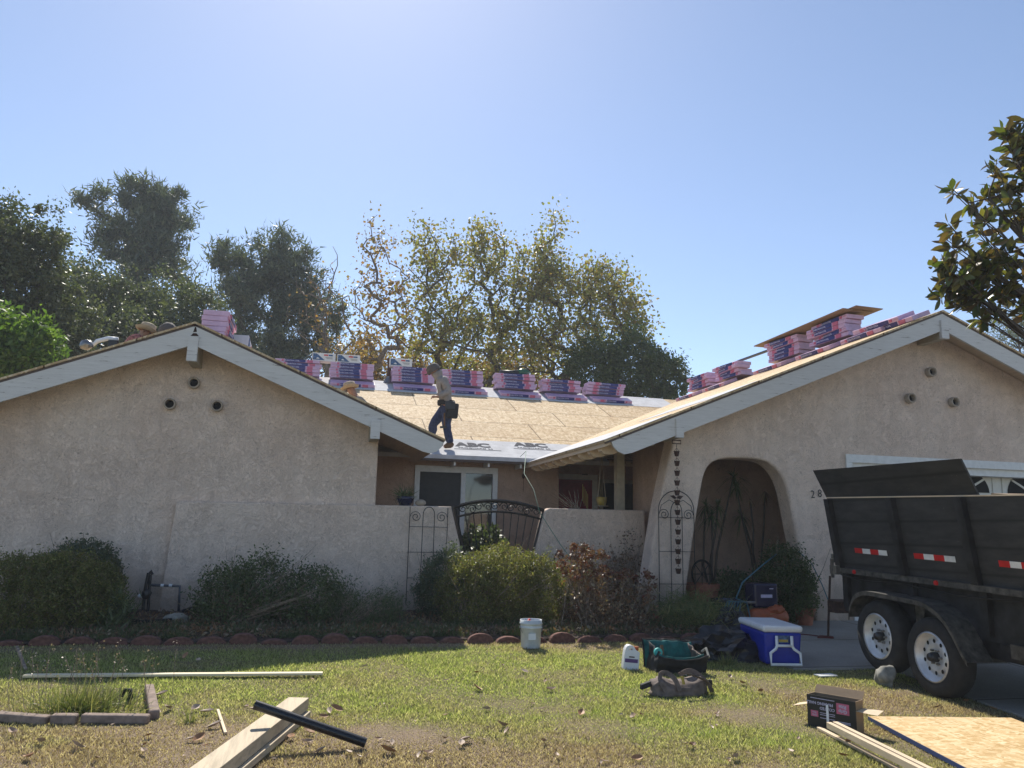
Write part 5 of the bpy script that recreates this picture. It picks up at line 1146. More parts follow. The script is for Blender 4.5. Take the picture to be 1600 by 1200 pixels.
def pot(name, c, r, h, mat, label, cat='pot', seg=20):
    p = MB().lathe([(0.0, 0), (r*0.7, 0), (r*0.95, h*0.8), (r*1.05, h*0.82), (r*1.05, h), (r*0.93, h), (r*0.9, h*0.88), (0, h*0.86)], tuple(c), seg).build(name, mat, smooth=False)
    return tag(p, label, cat)
c = pix(1098, 945, 1, 11.75); pot('flower_pot', (c.x, 11.75, 0.2), 0.26, 0.52, 'terracotta', 'large red terracotta pot at the left inside of the alcove')
c = pix(1070, 940, 1, 10.98); pot('flower_pot', (c.x+0.05, 11.0, 0.19), 0.14, 0.30, 'terracotta', 'small terracotta pot beside the foot of the trellis pillar')
c = pix(1270, 960, 1, 10.75); pot('flower_pot', (c.x-0.08, 10.85, 0.19), 0.16, 0.25, 'terracotta', 'terracotta pot at the right foot of the dense bush')
c = pix(1135, 955, 1, 11.2); pot('flower_pot', (c.x, 11.2, 0.19), 0.24, 0.34, 'glaze', 'wide dark blue glazed pot in front of the alcove ferns')
# garden wheel
c = pix(1097, 897, 1, 11.62); gw = thing('wheel_ornament', (c.x, 11.62, c.z-0.2), 'small black spoked wheel ornament on edge above the terracotta pot', 'wheel ornament')
ring = [c+Vector((0.17*math.cos(a), 0, 0.21*math.sin(a))) for a in np.linspace(0, 2*math.pi, 25)]
MB().tube(ring, 0.017, 6, False).build('rim', 'iron', gw)
for a in np.linspace(0, math.pi, 5)[:-1]: MB().tube([c+Vector((0.16*math.cos(a), 0, 0.2*math.sin(a))), c-Vector((0.16*math.cos(a), 0, 0.2*math.sin(a)))], 0.007, 5).build('spoke', 'iron', gw)
# ------------------------------------------------ pipes and hose at left
c = pix(228, 955, 1, 12.1); bf = thing('backflow_valve', (c.x, 12.1, 0.2), 'black irrigation valve assembly with an elbowed grey pipe by the left wall', 'valve'); g_ = 0.15
A = lambda x, y: pix(x, y, 1, 12.1)
b = MB(); b.tube([A(223, 960), A(226, 925), A(232, 895)], 0.022, 8); b.tube([A(231, 960), A(233, 925), A(235, 898)], 0.02, 8); b.build('riser', 'black', bf)
MB().blob(A(229, 928), (0.065, 0.05, 0.07), amp=0.3).build('valve_body', 'black', bf, smooth=True)
MB().tube([A(233, 914), A(281, 916), A(279, 958)], 0.019, 8).build('pipe', 'gpipe', bf, smooth=True)
for x in (253, 266): MB().tube([A(x-2, 914.6), A(x+3, 914.9)], 0.0215, 8).build('white_tag', 'plastic', bf)
MB().blob(A(219, 931), (0.035, 0.03, 0.03), 6).build('white_cap', 'plastic', bf, smooth=True)
MB().tube([A(233, 897), A(236, 892), A(238, 898)], 0.02, 8).build('faucet', 'black', bf)
b = MB(); pts = [grd(180, 975)+V(0, 0, .09), grd(215, 985)+V(0, 0, .1), grd(265, 982)+V(0, 0, .1), grd(285, 972)+V(0, 0, .14), grd(320, 968)+V(0, 0, .2)]
b.tube(pts, 0.025, 8); b.tube([p+V(0.05, 0.12, -0.02) for p in pts[:3]], 0.02, 8); tag(b.build('garden_hose', 'rubber', smooth=True), 'black hose lying in the bed below the left pipes', 'hose')
for (x, y, r, mat, lb) in [(495, 962, 0.10, 'plastic', 'pale round stone under the twiggy shrub'), (275, 968, 0.16, 'stone', 'flat grey stone in the bed right of the irrigation pipes')]:
    c = grd(x, y+12); tag(MB().blob((c.x, c.y, c.z+0.09), (r, r*0.7, r*0.55), amp=0.3, seed=x).build('bed_stone', 'stone', smooth=True), lb, 'stone')
# ------------------------------------------------ courtyard and porch things
c = pix(633, 788, 1, 12.42); c.z = 1.815; pt = thing('potted_plant', c, 'dark blue glazed pot with a spiky plant on the low wall', 'potted plant', 'plants in the courtyard')
MB().lathe([(0.0, 0), (0.08, 0), (0.13, 0.10), (0.135, 0.14), (0.12, 0.14), (0, 0.13)], tuple(c), 18).build('pot', 'glaze', pt, smooth=True)
pp = np.array(c)+np.array([0, 0, 0.14])+rng.normal(size=(160, 3))*np.array([0.05, 0.05, 0.01]); v, f, k = leaves(pp, 0.2, 'tri', 0.5, 0.07); bulk('leaves', v, f, 'L_dark', pt, nper=k)
c = pix(655, 790, 1, 12.42); c.z = 1.815; tag(MB().blob((c.x+0.02, c.y, c.z+0.05), (0.085, 0.08, 0.055), amp=0.05).build('clay_ball', 'clay', smooth=True), 'squat tan clay ball beside the potted plant on the low wall', 'ornament')
c = pix(940, 705, 1, 13.4); c.z = 2.83; dn_ = pix(940, 790, 1, 13.4); hp = thing('hanging_planter', dn_, 'yellow pot in a macrame hanger under the porch beam', 'hanging planter')
MB().lathe([(0, 0), (0.07, 0), (0.09, 0.08), (0.092, 0.15), (0.08, 0.15), (0, 0.14)], (dn_.x, dn_.y, dn_.z), 16).build('pot', 'yellow', hp, smooth=True)
MB().lathe([(0, -0.01), (0.12, -0.008), (0.12, 0.0), (0, 0.0)], (dn_.x, dn_.y, dn_.z-0.002), 16).build('saucer', 'beam', hp)
top_ = Vector((dn_.x, dn_.y, 2.83))
for k in range(4): a = k*1.57+.4; q = dn_+Vector((0.095*math.cos(a), 0.095*math.sin(a), 0.15)); MB().tube([top_, top_.lerp(q, 0.35)+(q-top_)*0.0, q, dn_+Vector((0.08*math.cos(a), 0.08*math.sin(a), 0))], 0.005, 4).build('cord', 'rope', hp)
c = pix(914, 742, 1, 14.6); wc = thing('wind_chime', (c.x, 14.6, c.z-0.6), 'wind chime of brass tubes hanging in front of the red door', 'wind chime')
MB().lathe([(0, 0), (0.06, 0), (0.06, 0.015), (0, 0.015)], (c.x, 14.6, c.z), 14).build('disc', 'rust', wc); MB().tube([(c.x, 14.6, c.z), (c.x, 14.6, 2.95)], 0.004, 4).build('cord', 'rope', wc)
for k in range(5): x = c.x-0.045+0.026*k; z = c.z-0.18-0.045*k; MB().tube([(x, 14.6, z), (x, 14.6, z-0.32)], 0.006, 6).build('tube', 'yellow', wc)
b = MB(); s = pix(905, 796, 1, 12.6)
for _ in range(22): limb(b, s+V(random.uniform(-.05, .1), 0, -.05), pix(random.uniform(858, 912), random.uniform(762, 786), 1, 12.6+random.uniform(-.2, .2)), 0.006, 0.002, 0.12, 5, 4)
tag(b.build('dry_branches', 'twig'), 'bunch of bare tan branches leaning above the short low wall', 'dry branches', 'plants in the courtyard')
c = pix(942, 796, 1, 13.6); shrub_ = MB()
tag(MB().tube([pix(813, 715, 1, 14.9)+V(0, 0, .02), pix(822, 705, 1, 14.2), pix(819, 740, 1, 13.2), pix(834, 765, 1, 12.7), pix(843, 800, 1, 12.25), pix(875, 850, 1, 11.9), pix(905, 890, 1, 11.4), pix(960, 925, 1, 10.9)], 0.0055, 6).build('air_hose', 'hosegreen', smooth=True), 'pale green air hose hanging from the roof valley over the low wall', 'air hose')
c = pix(818, 745, 1, 15.5); tag(MB().tube([c+V(0, 0, .18), c], 0.006, 5).blob(c+V(0, 0, .02), (0.035, 0.03, 0.06), 6).tube([c, c-V(0, 0, .3)], 0.004, 4).build('wall_bell', 'rust'), 'small rusty bell hanging on the brown courtyard wall', 'bell')
b = MB(); c = pix(873, 868, 1, 12.0); b.tube([c+V(-.06, 0, -.5), c+V(-.07, 0, -.05), c+V(-.03, 0, .05), c+V(.04, 0, .06), c+V(.07, 0, .0), c+V(.06, 0, -.12)], 0.014, 6); tag(b.build('shepherd_hook', 'rust', smooth=True), 'rusty curved hook rod standing in front of the short low wall', 'hook')

def bed_cover():
    n = 15000; X = rng.uniform(-4.5, 5.1, n); Y = rng.uniform(10.05, 12.1, n); Y = 10.02+(Y-10.02)*rng.random(n)**0.5; Z = 0.2*np.clip((Y-7)/4.5, 0, 1)+0.06+rng.uniform(0, 0.05, n)
    v, f, k = leaves(np.stack([X, Y, Z], 1), 0.055, 'leaf', 0.1, 0.4); tag(bulk('leaf_litter', v, f, 'L_dry', nper=k), 'dead leaf litter and twigs covering the planting bed', 'leaf litter', kind='stuff')
    n = 26000; cx = rng.uniform(-4.5, 5.0, 160); cy = rng.uniform(10.0, 10.9, 160); i = rng.integers(0, 160, n); X = cx[i]+rng.normal(size=n)*0.10; Y = cy[i]+rng.normal(size=n)*0.08
    keep = (Y > 9.98); X, Y = X[keep], Y[keep]; Z = 0.2*np.clip((Y-7)/4.5, 0, 1)+0.05; v, f, k = leaves(np.stack([X, Y, Z], 1), 0.11, 'tri', 1.1, 0.06); tag(bulk('bed_weeds', v, f, 'L_dark', nper=k), 'thin green weeds growing among the shrubs behind the edging', 'weeds', kind='stuff')
bed_cover()

# ================================================================== YARD THINGS
# bucket
c = grd(829, 1012); bk = thing('bucket', c, 'dirty white plastic bucket standing on the lawn before the brick edging', 'bucket')
BKX = lambda v: c+(Vector(v)-c)*0.88
MB(BKX).lathe([(0, 0.0), (0.125, 0.0), (0.13, 0.01), (0.143, 0.26), (0.152, 0.262), (0.152, 0.275), (0.145, 0.28), (0.146, 0.31), (0.156, 0.312), (0.156, 0.33), (0.148, 0.335), (0.150, 0.37), (0.142, 0.37), (0.138, 0.2), (0.120, 0.02), (0, 0.02)], tuple(c), 36).build('pail', 'bucket', bk, smooth=True)
MB(BKX).tube([c+Vector((0.157*math.cos(a), -0.157*math.sin(a)*0.35-0.02, 0.30-0.17*math.sin(a))) for a in np.linspace(0, math.pi, 16)], 0.004, 5).build('handle', 'chrome', bk)
MB(BKX).box(c+V(-0.07, -0.150, 0.12), c+V(0.03, -0.136, 0.20)).build('label', 'plastic', bk)
MB(BKX).tube([c+V(-0.06, -0.06, 0.345), c+V(-0.03, -0.03, 0.375)], 0.018, 10).build('tool_grip', 'red', bk)
# jug
c = grd(984, 1046); jg = thing('jug', c, 'white plastic jug with an orange cap and purple label on the grass', 'jug')
R = Matrix.Rotation(-0.12, 4, 'Z')@Matrix.Rotation(0.08, 4, 'Y')
JX = lambda v: c+(R@(Vector(v)*0.85))
m = plate([chaik([(-0.095, 0.0), (-0.10, 0.02), (-0.095, 0.22), (-0.07, 0.285), (-0.03, 0.30), (0.02, 0.285), (0.05, 0.24), (0.095, 0.225), (0.10, 0.2), (0.10, 0.02), (0.09, 0)], 1), [(-0.045, 0.245), (-0.02, 0.262), (0.010, 0.252), (0.0, 0.238), (-0.035, 0.236)]], 0.11, 0.005)
mesh_to_mb(m, lambda v: JX((v.x, v.z, v.y+0.0))).build('container', 'plastic', jg, smooth=False)
MB(JX).lathe([(0.028, 0.235), (0.03, 0.28), (0.0, 0.282)], (0.065, 0, 0), 16).build('cap', 'orange', jg)
MB(JX).box((-0.085, -0.0575, 0.09), (0.08, -0.0555, 0.135)).build('label', 'purple', jg)
MB(JX).box((-0.035, -0.0572, 0.150), (0.035, -0.0555, 0.165)).build('print', 'rust', jg)
# cooler
cA, cB, cC = grd(1200, 1043), grd(1243, 1040), grd(1160, 1003)
fx = (cB-cA); fx.z = 0; fx = fx.normalized(); fy = Vector((-fx.y, fx.x, 0)); cl0 = (cA+cB)/2+V(0, 0, .0)
Wc, Lc, Hc = 0.43, 0.86, 0.36; cl0 = Vector((5.13, 8.22, gz(0, 8.22)+0.01))
fy = Vector((0.20, 0.98, 0)).normalized(); fx = Vector((fy.y, -fy.x, 0))
CX = lambda v: cl0+fx*v[0]+fy*v[1]+Vector((0, 0, v[2]))
cool = thing('cooler', cl0, 'blue chest cooler with a white lid and white pull handle by the driveway', 'cooler')
def tapered(x, y0, y1, z0, z1, k, mat, nm, bev=0.02, par=cool):
    vs = [(-x*k, y0+(1-k)*.3, z0), (x*k, y0+(1-k)*.3, z0), (x*k, y1-(1-k)*.3, z0), (-x*k, y1-(1-k)*.3, z0), (-x, y0, z1), (x, y0, z1), (x, y1, z1), (-x, y1, z1)]
    return MB(CX).add(vs, [(0,3,2,1),(4,5,6,7),(0,1,5,4),(1,2,6,5),(2,3,7,6),(3,0,4,7)]).build(nm, mat, par, bevel=bev)
bd = tapered(Wc/2, 0, Lc, 0.015, Hc, 0.9, 'blue', 'body', 0.025)
tapered(Wc/2+0.018, -0.02, Lc+0.02, Hc+0.001, Hc+0.075, 0.97, 'plastic', 'lid', 0.03)
for q in (-1, 1): MB(CX).lathe([(0, -0.02), (0.05, -0.02), (0.05, 0.02), (0, 0.02)], (q*0.19, Lc-0.06, 0.05), 14, 'X').build('wheel', 'black', cool)
hd = [(-0.085, -0.035, 0.33), (-0.085, -0.04, 0.22), (-0.105, -0.05, 0.19), (-0.165, -0.06, 0.15), (-0.17, -0.075, 0.03), (0.17, -0.075, 0.03), (0.165, -0.06, 0.15), (0.105, -0.05, 0.19), (0.085, -0.04, 0.22), (0.085, -0.035, 0.33)]
MB(CX).tube(hd, 0.017, 8).tube([(-0.088, -0.042, 0.225), (0.088, -0.042, 0.225)], 0.015, 8).build('pull_handle', 'plastic', cool, smooth=True)
MB(CX).box((-0.07, -0.006, 0.25), (0.07, 0.0, 0.33)).build('badge', 'printblue', cool); MB(CX).box((-0.05, -0.009, 0.262), (0.05, -0.0065, 0.288)).build('gold_label', 'yellow', cool)
# air compressor behind
c = pix(1190, 955, 1, 10.55); cg = Vector((c.x, 10.55, 0.19)); cp = thing('air_compressor', cg, 'orange and black air compressor with coiled light blue hose before the bush', 'air compressor')
b = MB(); m = MB().lathe([(0, -0.30), (0.09, -0.28), (0.12, -0.22), (0.12, 0.22), (0.09, 0.28), (0, 0.30)], (0, 0, 0), 20, 'X'); b.add([cg+Vector(v)+V(0.02, -0.12, 0.16) for v in m.v], m.f); b.build('tank', 'orange', cp, smooth=True)
MB().blob(cg+V(0.14, -0.16, 0.26), (0.13, 0.08, 0.07), amp=0.4).build('motor_cover', 'orange', cp, smooth=True)
MB().box(cg+V(-0.14, -0.06, 0.28), cg+V(0.24, 0.22, 0.62)).build('housing', 'glaze', cp, bevel=0.03); MB().box(cg+V(-0.04, -0.066, 0.42), cg+V(0.14, -0.061, 0.465)).build('label', 'letter', cp); MB().box(cg+V(0.10, -0.066, 0.54), cg+V(0.16, -0.061, 0.552)).build('label', 'letter', cp)
MB().tube([cg+V(-0.3, -0.1, 0.36), cg+V(-0.16, -0.1, 0.36)], 0.018, 8).build('outlet', 'chrome', cp)
b = MB(); q = cg+V(-0.30, -0.12, 0.36)
b.tube([pix(1213, 866, 1, 10.9), pix(1190, 884, 1, 10.8), pix(1160, 910, 1, 10.6), pix(1150, 935, 1, 10.5), q], 0.011, 6)
for k in range(7):
    a = random.uniform(.1, .35); b.tube([q, q+V(-a, -.05, .02), q+V(-a*1.5, -.1, -.2), q+V(-a*.8, -.15, -.34), q+V(-.0, -.1, -.25), q], 0.010, 6)
tag(MB().tube([pix(1248, 862, 1, 11.0), pix(1268, 880, 1, 11.0), pix(1285, 915, 1, 10.9), pix(1297, 945, 1, 10.8)], 0.008, 5).build('air_hose', 'hose'), 'thin light blue hose between the dense bush and the trailer', 'air hose')
tag(b.build('coiled_air_hose', 'hose', smooth=True), 'light blue air hose looping out beside the air compressor', 'air hose')
# cloth things
def cloth_lump(c, r, fn, sub=4):
    bm = bmesh.new(); bmesh.ops.create_icosphere(bm, subdivisions=sub, radius=1); vs = []
    for v in bm.verts: vs.append(fn(v.co.copy(), c, r))
    fs = [tuple(v.index for v in f.verts) for f in bm.faces]; bm.free(); return MB().add(vs, fs)
def ridged(p): return 1-abs(noise.noise(p))*2
def f_bag(d, c, r):
    k = 0.78+0.30*ridged(Vector((d.x*1.6+3, d.y*1.6, d.z*2.0)))+0.10*ridged(d*4.5); z = max(d.z*k, -0.12)
    return (c[0]+d.x*r[0]*k, c[1]+d.y*r[1]*k, c[2]+z*r[2])
c = grd(1138, 1030); tb = cloth_lump((c.x, c.y+0.15, c.z+0.03), (0.50, 0.36, 0.30), f_bag).build('bin_bag', 'bag', smooth=False); tag(tb, 'crumpled black plastic bag between the green tool bag and the cooler', 'bag')
c = grd(1152, 998); tb = cloth_lump((c.x, c.y+0.15, c.z+0.03), (0.28, 0.25, 0.33), f_bag).build('bin_bag', 'bag', smooth=False); tag(tb, 'smaller black plastic heap behind the crumpled bag, left of the compressor', 'bag')
# green lined tool bag: open box of limp cloth
c = grd(1062, 1052); tbg = thing('tool_bag', c, 'open black tool bag with teal lining on the grass beside the jug', 'tool bag')
def wavy_wall(a, b_, h0, h1, lean, mat, nm, par, n=24, m=8, th=0.012, sag=0.0, seed=0):
    a, b_ = Vector(a), Vector(b_); d = (b_-a); nrm = Vector((-d.y, d.x, 0)).normalized(); vs = []; fs = []
    for s_ in (0, 1):
        for j in range(m+1):
            for i in range(n+1):
                t = i/n; u = j/m; h = h0+(h1-h0)*t-sag*math.sin(math.pi*t)+0.018*noise.noise(Vector((t*5+seed, 3, 0)))
                w_ = 0.035*noise.noise(Vector((t*4+seed, u*2.5, 0)))+0.012*noise.noise(Vector((t*13, u*8, seed)))
                vs.append(a+d*t+Vector((0, 0, h*u))+nrm*(lean*u+w_*min(1, u*3)+s_*th))
    K = (n+1)*(m+1)
    for s_ in (0, 1):
        for j in range(m):
            for i in range(n):
                q = s_*K+j*(n+1)+i; f = (q, q+1, q+n+2, q+n+1); fs.append(f if s_ == 0 else f[::-1])
    for i in range(n): q = m*(n+1)+i; fs.append((q, q+1, q+1+K, q+K))
    return MB().add(vs, fs).build(nm, mat, par, smooth=True)
X0, X1 = c.x-0.27, c.x+0.29; Y0, Y1 = c.y-0.02, c.y+0.26; z0 = c.z
wavy_wall((X0, Y1, z0), (X1, Y1, z0), 0.30, 0.27, 0.04, 'teal', 'back_lining', tbg, seed=1)
wavy_wall((X0-0.01, Y1+0.022, z0), (X1+0.01, Y1+0.022, z0), 0.315, 0.285, 0.045, 'blackcloth', 'back_panel', tbg, seed=1)
wavy_wall((X0, Y0, z0), (X1, Y0, z0), 0.20, 0.19, -0.07, 'blackcloth', 'front_panel', tbg, sag=0.05, seed=5)
wavy_wall((X0+0.03, Y0+0.03, z0+0.02), (X1-0.03, Y0+0.03, z0+0.02), 0.19, 0.175, -0.05, 'teal', 'front_lining', tbg, sag=0.045, seed=5)
wavy_wall((X0, Y1, z0), (X0, Y0, z0), 0.29, 0.18, 0.05, 'blackcloth', 'end_panel', tbg, n=12, seed=8); wavy_wall((X1, Y0, z0), (X1, Y1, z0), 0.18, 0.27, 0.05, 'browncloth', 'end_panel', tbg, n=12, seed=9)
MB().box((X0+.01, Y0+.01, z0+.01), (X1-.01, Y1-.01, z0+.03)).build('bottom', 'blackcloth', tbg)
MT['cyan'] = plain('turquoise_plastic', (0.06, 0.45, 0.42), 0.5); MB().lathe([(0.0, 0), (0.045, 0.0), (0.045, 0.03), (0, 0.03)], (X0+0.07, Y0+0.10, z0+0.2), 16, 'Y').build('tape_roll', 'cyan', tbg)
MB().beam((X0+0.12, Y0+0.1, z0+0.12), (X0+0.14, Y0+0.18, z0+0.26), 0.03, 0.03).build('tool_in_bag', 'boot', tbg); MB().tube([(X1+0.02, Y0+0.12, z0+0.2), (X1+0.05, Y0+0.08, z0+0.24), (X1+0.03, Y0-0.02, z0+0.16)], 0.014, 6).build('buckle_strap', 'stone', tbg)
# brown duffel
c = grd(1066, 1088); df = thing('duffel_bag', c, 'slumped brown canvas duffel bag with loose straps in front of the teal lined bag', 'duffel bag')
def f_duf(d, c_, r):
    k = 0.9+0.16*ridged(Vector((d.x*2.2, d.y*1.5+4, d.z*2.5)))+0.05*noise.noise(d*6); sx = math.copysign(abs(d.x)**0.75, d.x); sy = math.copysign(abs(d.y)**0.8, d.y)
    top = 0.95-0.35*math.cos(d.x*3.0)*(1 if d.z > 0.2 else 0)
    return (c_[0]+sx*r[0]*k, c_[1]+sy*r[1]*k, c_[2]+max(d.z, -0.02)*r[2]*k*top)
bb = cloth_lump((c.x, c.y+0.1, c.z+0.01), (0.29, 0.15, 0.19), f_duf).build('body', 'browncloth', df, smooth=True)
def ribbon(pts, w_, mat, nm, par, up=(0, 0, 1)):
    P = [Vector(p) for p in pts]
    for _ in range(2):
        Q = [P[0]]
        for a, b_ in zip(P, P[1:]): Q += [a.lerp(b_, .25), a.lerp(b_, .75)]
        P = Q+[P[-1]]
    vs = []; fs = []
    for i, p in enumerate(P):
        d = (P[min(i+1, len(P)-1)]-P[max(i-1, 0)]).normalized(); s = d.cross(Vector(up)).normalized()*w_/2; n_ = s.cross(d).normalized()*0.003; vs += [p-s+n_, p+s+n_, p+s-n_, p-s-n_]
    for i in range(len(P)-1):
        for k in range(4): fs.append((i*4+k, i*4+(k+1) % 4, (i+1)*4+(k+1) % 4, (i+1)*4+k))
    return MB().add(vs, fs).build(nm, mat, par)
cx, cy, cz = c.x, c.y+0.1, c.z
ribbon([(cx-.16, cy-.13, cz+.03), (cx-.22, cy-.08, cz+.15), (cx-.17, cy-.02, cz+.21), (cx-.08, cy-.10, cz+.18), (cx-.05, cy-.16, cz+.06)], 0.045, 'browncloth', 'handle_strap', df, (0, 1, 0))
ribbon([(cx-.02, cy-.1, cz+.22), (cx+.10, cy-.14, cz+.19), (cx+.26, cy-.1, cz+.13), (cx+.33, cy-.05, cz+.02)], 0.04, 'browncloth', 'handle_strap', df, (0, .3, 1))
ribbon([(cx+.05, cy+.06, cz+.16), (cx+.12, cy+.02, cz+.21), (cx+.20, cy, cz+.19), (cx+.29, cy-.04, cz+.1)], 0.045, 'browncloth', 'handle_strap', df, (0, 1, 0))
MB().obox((cx-.33, cy-.02, cz+.09), (0.1, 0, .03), (0, .05, 0), (0, 0, .05)).build('end_strap', 'blackcloth', df, bevel=0.01); MB().obox((cx+.34, cy, cz+.08), (0.02, 0, 0), (0, .05, 0), (0, 0, .09)).build('end_strap', 'blackcloth', df, bevel=0.008)
MB().beam((cx-.03, cy-.165, cz+.19), (cx-.02, cy-.18, cz+.12), 0.016, 0.02).build('zip_pull', 'yellow', df)
# nail carton
BXc = grd(1300, 1142); ux = (pix(1333, 1103, 2, 0.27)-pix(1264, 1091, 2, 0.27)); ux.z = 0; ux = ux.normalized(); uy = Vector((-ux.y, ux.x, 0))
bw, bd_, bh = 0.39, 0.13, 0.245
BX = lambda v: BXc+ux*v[0]+uy*v[1]+Vector((0, 0, v[2]))
nb = thing('nail_box', BXc, 'black cardboard nail box standing upside down with its flaps open', 'cardboard box')
b = MB(BX); b.box((-bw/2, 0.0, 0.0), (bw/2, 0.006, bh)); fr = b.build('front_panel', 'cartonblack', nb)
b = MB(BX); b.box((-bw/2, bd_, 0), (bw/2, bd_+0.006, bh)); b.box((bw/2-0.006, 0.0062, 0), (bw/2, bd_-0.0002, bh)); b.box((-bw/2, 0.0062, 0), (-bw/2+0.006, bd_-0.0002, bh)); b.box((-bw/2+.007, 0.007, 0), (bw/2-.007, bd_-.001, 0.006)); b.build('carton_side', 'carton', nb)
b = MB(BX); b.add([(-bw/2, bd_+.008, bh), (bw/2, bd_+.008, bh), (bw/2, bd_+.05, bh+.055), (-bw/2, bd_+.05, bh+.055), (-bw/2, bd_+.012, bh), (bw/2, bd_+.012, bh), (bw/2, bd_+.054, bh+.055), (-bw/2, bd_+.054, bh+.055)], [(0,1,2,3), (7,6,5,4), (0,3,7,4), (1,5,6,2), (3,2,6,7)]); b.build('back_flap', 'carton', nb)
b = MB(BX); b.add([(bw/2, .0, bh*.72), (bw/2+.16, .01, bh*.70), (bw/2+.16, bd_, bh*.78), (bw/2, bd_, bh*.75)], [(0, 1, 2, 3)]); b.build('side_flap', 'lumber', nb)
b = MB(BX); b.add([(-bw/2, .0, bh*.7), (-bw/2-.13, .01, bh*.55), (-bw/2-.13, bd_, bh*.58), (-bw/2, bd_, bh*.72)], [(3, 2, 1, 0)]); b.build('side_flap', 'lumber', nb)
tu, tv = -ux, Vector((0, 0, -1))          # upside-down lettering
def btxt(s, size, x, z, mat='letter', st=1.0, bo=0.0006): text_on(s, size, BX((x, -0.0015, z)), tu, tv, mat, fr, stretch=st, bold=bo)
btxt('COATED', 0.030, -0.03, 0.155); btxt('FRAMING NAILS', 0.030, -0.09, 0.190, st=1.0)
MB(BX).box((0.045, -0.003, 0.135), (0.145, 0.0, 0.215)).build('logo', 'redband', fr); text_on('Grip', 0.036, BX((0.095, -0.0048, 0.158)), tu, tv, 'letter', fr, bold=0.001); text_on('Rite', 0.036, BX((0.095, -0.0048, 0.192)), tu, tv, 'letter', fr, bold=0.001)
MB(BX).box((-0.165, -0.003, 0.085), (-0.105, 0.0, 0.130)).build('logo', 'redband', fr); text_on('Grip', 0.020, BX((-0.135, -0.0048, 0.098)), tu, tv, 'letter', fr); text_on('Rite', 0.020, BX((-0.135, -0.0048, 0.117)), tu, tv, 'letter', fr)
for (x0, x1, z) in ((-0.165, 0.03, 0.222), (-0.09, 0.03, 0.118), (-0.09, 0.03, 0.104), (-0.09, 0.03, 0.080), (0.05, 0.15, 0.075), (0.05, 0.15, 0.065)): MB(BX).box((x0, -0.002, z), (x1, 0.0, z+0.005)).build('printed_line', 'letter', fr)
# lumber strips
def board(a, b_, w_, h, mat, nm, label, cat, group=None, bev=0.003):
    o = MB().beam(a, b_, w_, h).build(nm, mat, bevel=bev); return tag(o, label, cat, group)
a1, a2 = grd(1292, 1146), grd(1420, 1212); d = (a2-a1).normalized(); a1, a2 = pix(1295, 1133, 2, 0.10), pix(1400, 1188, 2, 0.09)
d = (a2-a1); d.z = 0; d = d.normalized()
sd = Vector((-d.y, d.x, 0))
board(a1, a1+d*2.4, 0.038, 0.045, 'lumber', 'lumber_strip', 'pale wood strip lying over the edge of the nail box, leftmost of the upper pair', 'lumber', 'pale strips by the nail box')
board(a1+sd*0.05+V(0, 0, .004), a1+sd*0.05+d*2.4, 0.038, 0.045, 'lumber', 'lumber_strip', 'pale wood strip nearest the plywood sheet', 'lumber', 'pale strips by the nail box')
g1 = grd(1280, 1142)+V(0, 0, .02); board(g1, g1+d*2.4, 0.04, 0.02, 'lumber', 'lumber_strip', 'thin pale wood strip flat on the grass left of the pair', 'lumber', 'pale strips by the nail box')
board(BX((-0.02, -0.02, 0.04)), BX((-0.025, -0.012, 0.19)), 0.018, 0.004, 'plastic', 'zip_tie', 'white strip of plastic standing against the nail box', 'strip', bev=0)
# plywood sheet
A0 = grd(1357, 1128); B0 = grd(1550, 1130); wd_ = (B0-A0); wd_.z = 0; wd_ = wd_.normalized(); C0 = grd(1490, 1200); ld_ = (C0-A0); ld_.z = 0; ld_ = ld_.normalized()
ps_ = thing('osb_sheet', A0, 'sheet of pale strand board lying on the grass in front of the trailer', 'wood sheet'); q = [A0, A0+wd_*1.22, A0+wd_*1.22+ld_*2.44, A0+ld_*2.44]
MB().add([p+V(0, 0, .03) for p in q]+[p+V(0, 0, .045) for p in q], [(3,2,1,0), (4,5,6,7), (0,1,5,4), (1,2,6,5), (2,3,7,6), (3,0,4,7)]).build('board', 'osb_l', ps_)
e_ = wd_*0.004; MB().add([q[0]-e_+V(0, 0, .012), q[0]+V(0, 0, .012), q[3]+V(0, 0, .012), q[3]-e_+V(0, 0, .012), q[0]-e_+V(0, 0, .043), q[0]-e_*.1+V(0, 0, .043), q[3]-e_*.1+V(0, 0, .043), q[3]-e_+V(0, 0, .043)], [(0,1,5,4), (3,0,4,7), (4,5,6,7), (0,3,2,1), (2,3,7,6)]).build('painted_edge', 'bluepaint', ps_)
# big beam, pipe, thin board, stick
fa = pix(467, 1088, 2, 0.155); nd = pix(322, 1196, 2, 0.155); d = nd-fa; d.z = 0; d = d.normalized()
tbm = thing('timber_beam', (fa.x, fa.y, 0.02), 'thick pale timber beam lying on the lawn under a black pipe', 'beam')
MB().beam(fa+V(0, 0, -.05), fa+d*2.6+V(0, 0, -.05), 0.165, 0.085).build('upper_plank', 'timber', tbm, bevel=0.004); MB().beam(fa+V(.03, 0, -.12)+d*0.05, fa+V(.02, 0, -.12)+d*2.65, 0.17, 0.045).build('lower_plank', 'timber', tbm, bevel=0.004)
pb = grd(571, 1171)+V(0, 0, .042); pc_ = pix(455, 1128, 2, 0.195); pa = pix(398, 1101, 2, 0.285); 
pp_ = thing('black_pipe', pb, 'black plastic pipe resting across the timber beam', 'pipe'); MB().tube([pb, pa], 0.032, 24, False).build('tube', 'pipeblack', pp_, smooth=True)
dx = (pa-pb).normalized(); MB().tube([pb+dx*.004, pb+dx*.006], 0.029, 24).build('bore', 'hole', pp_); MB().tube([pa-dx*.004, pa-dx*.006], 0.029, 24).build('bore', 'hole', pp_)
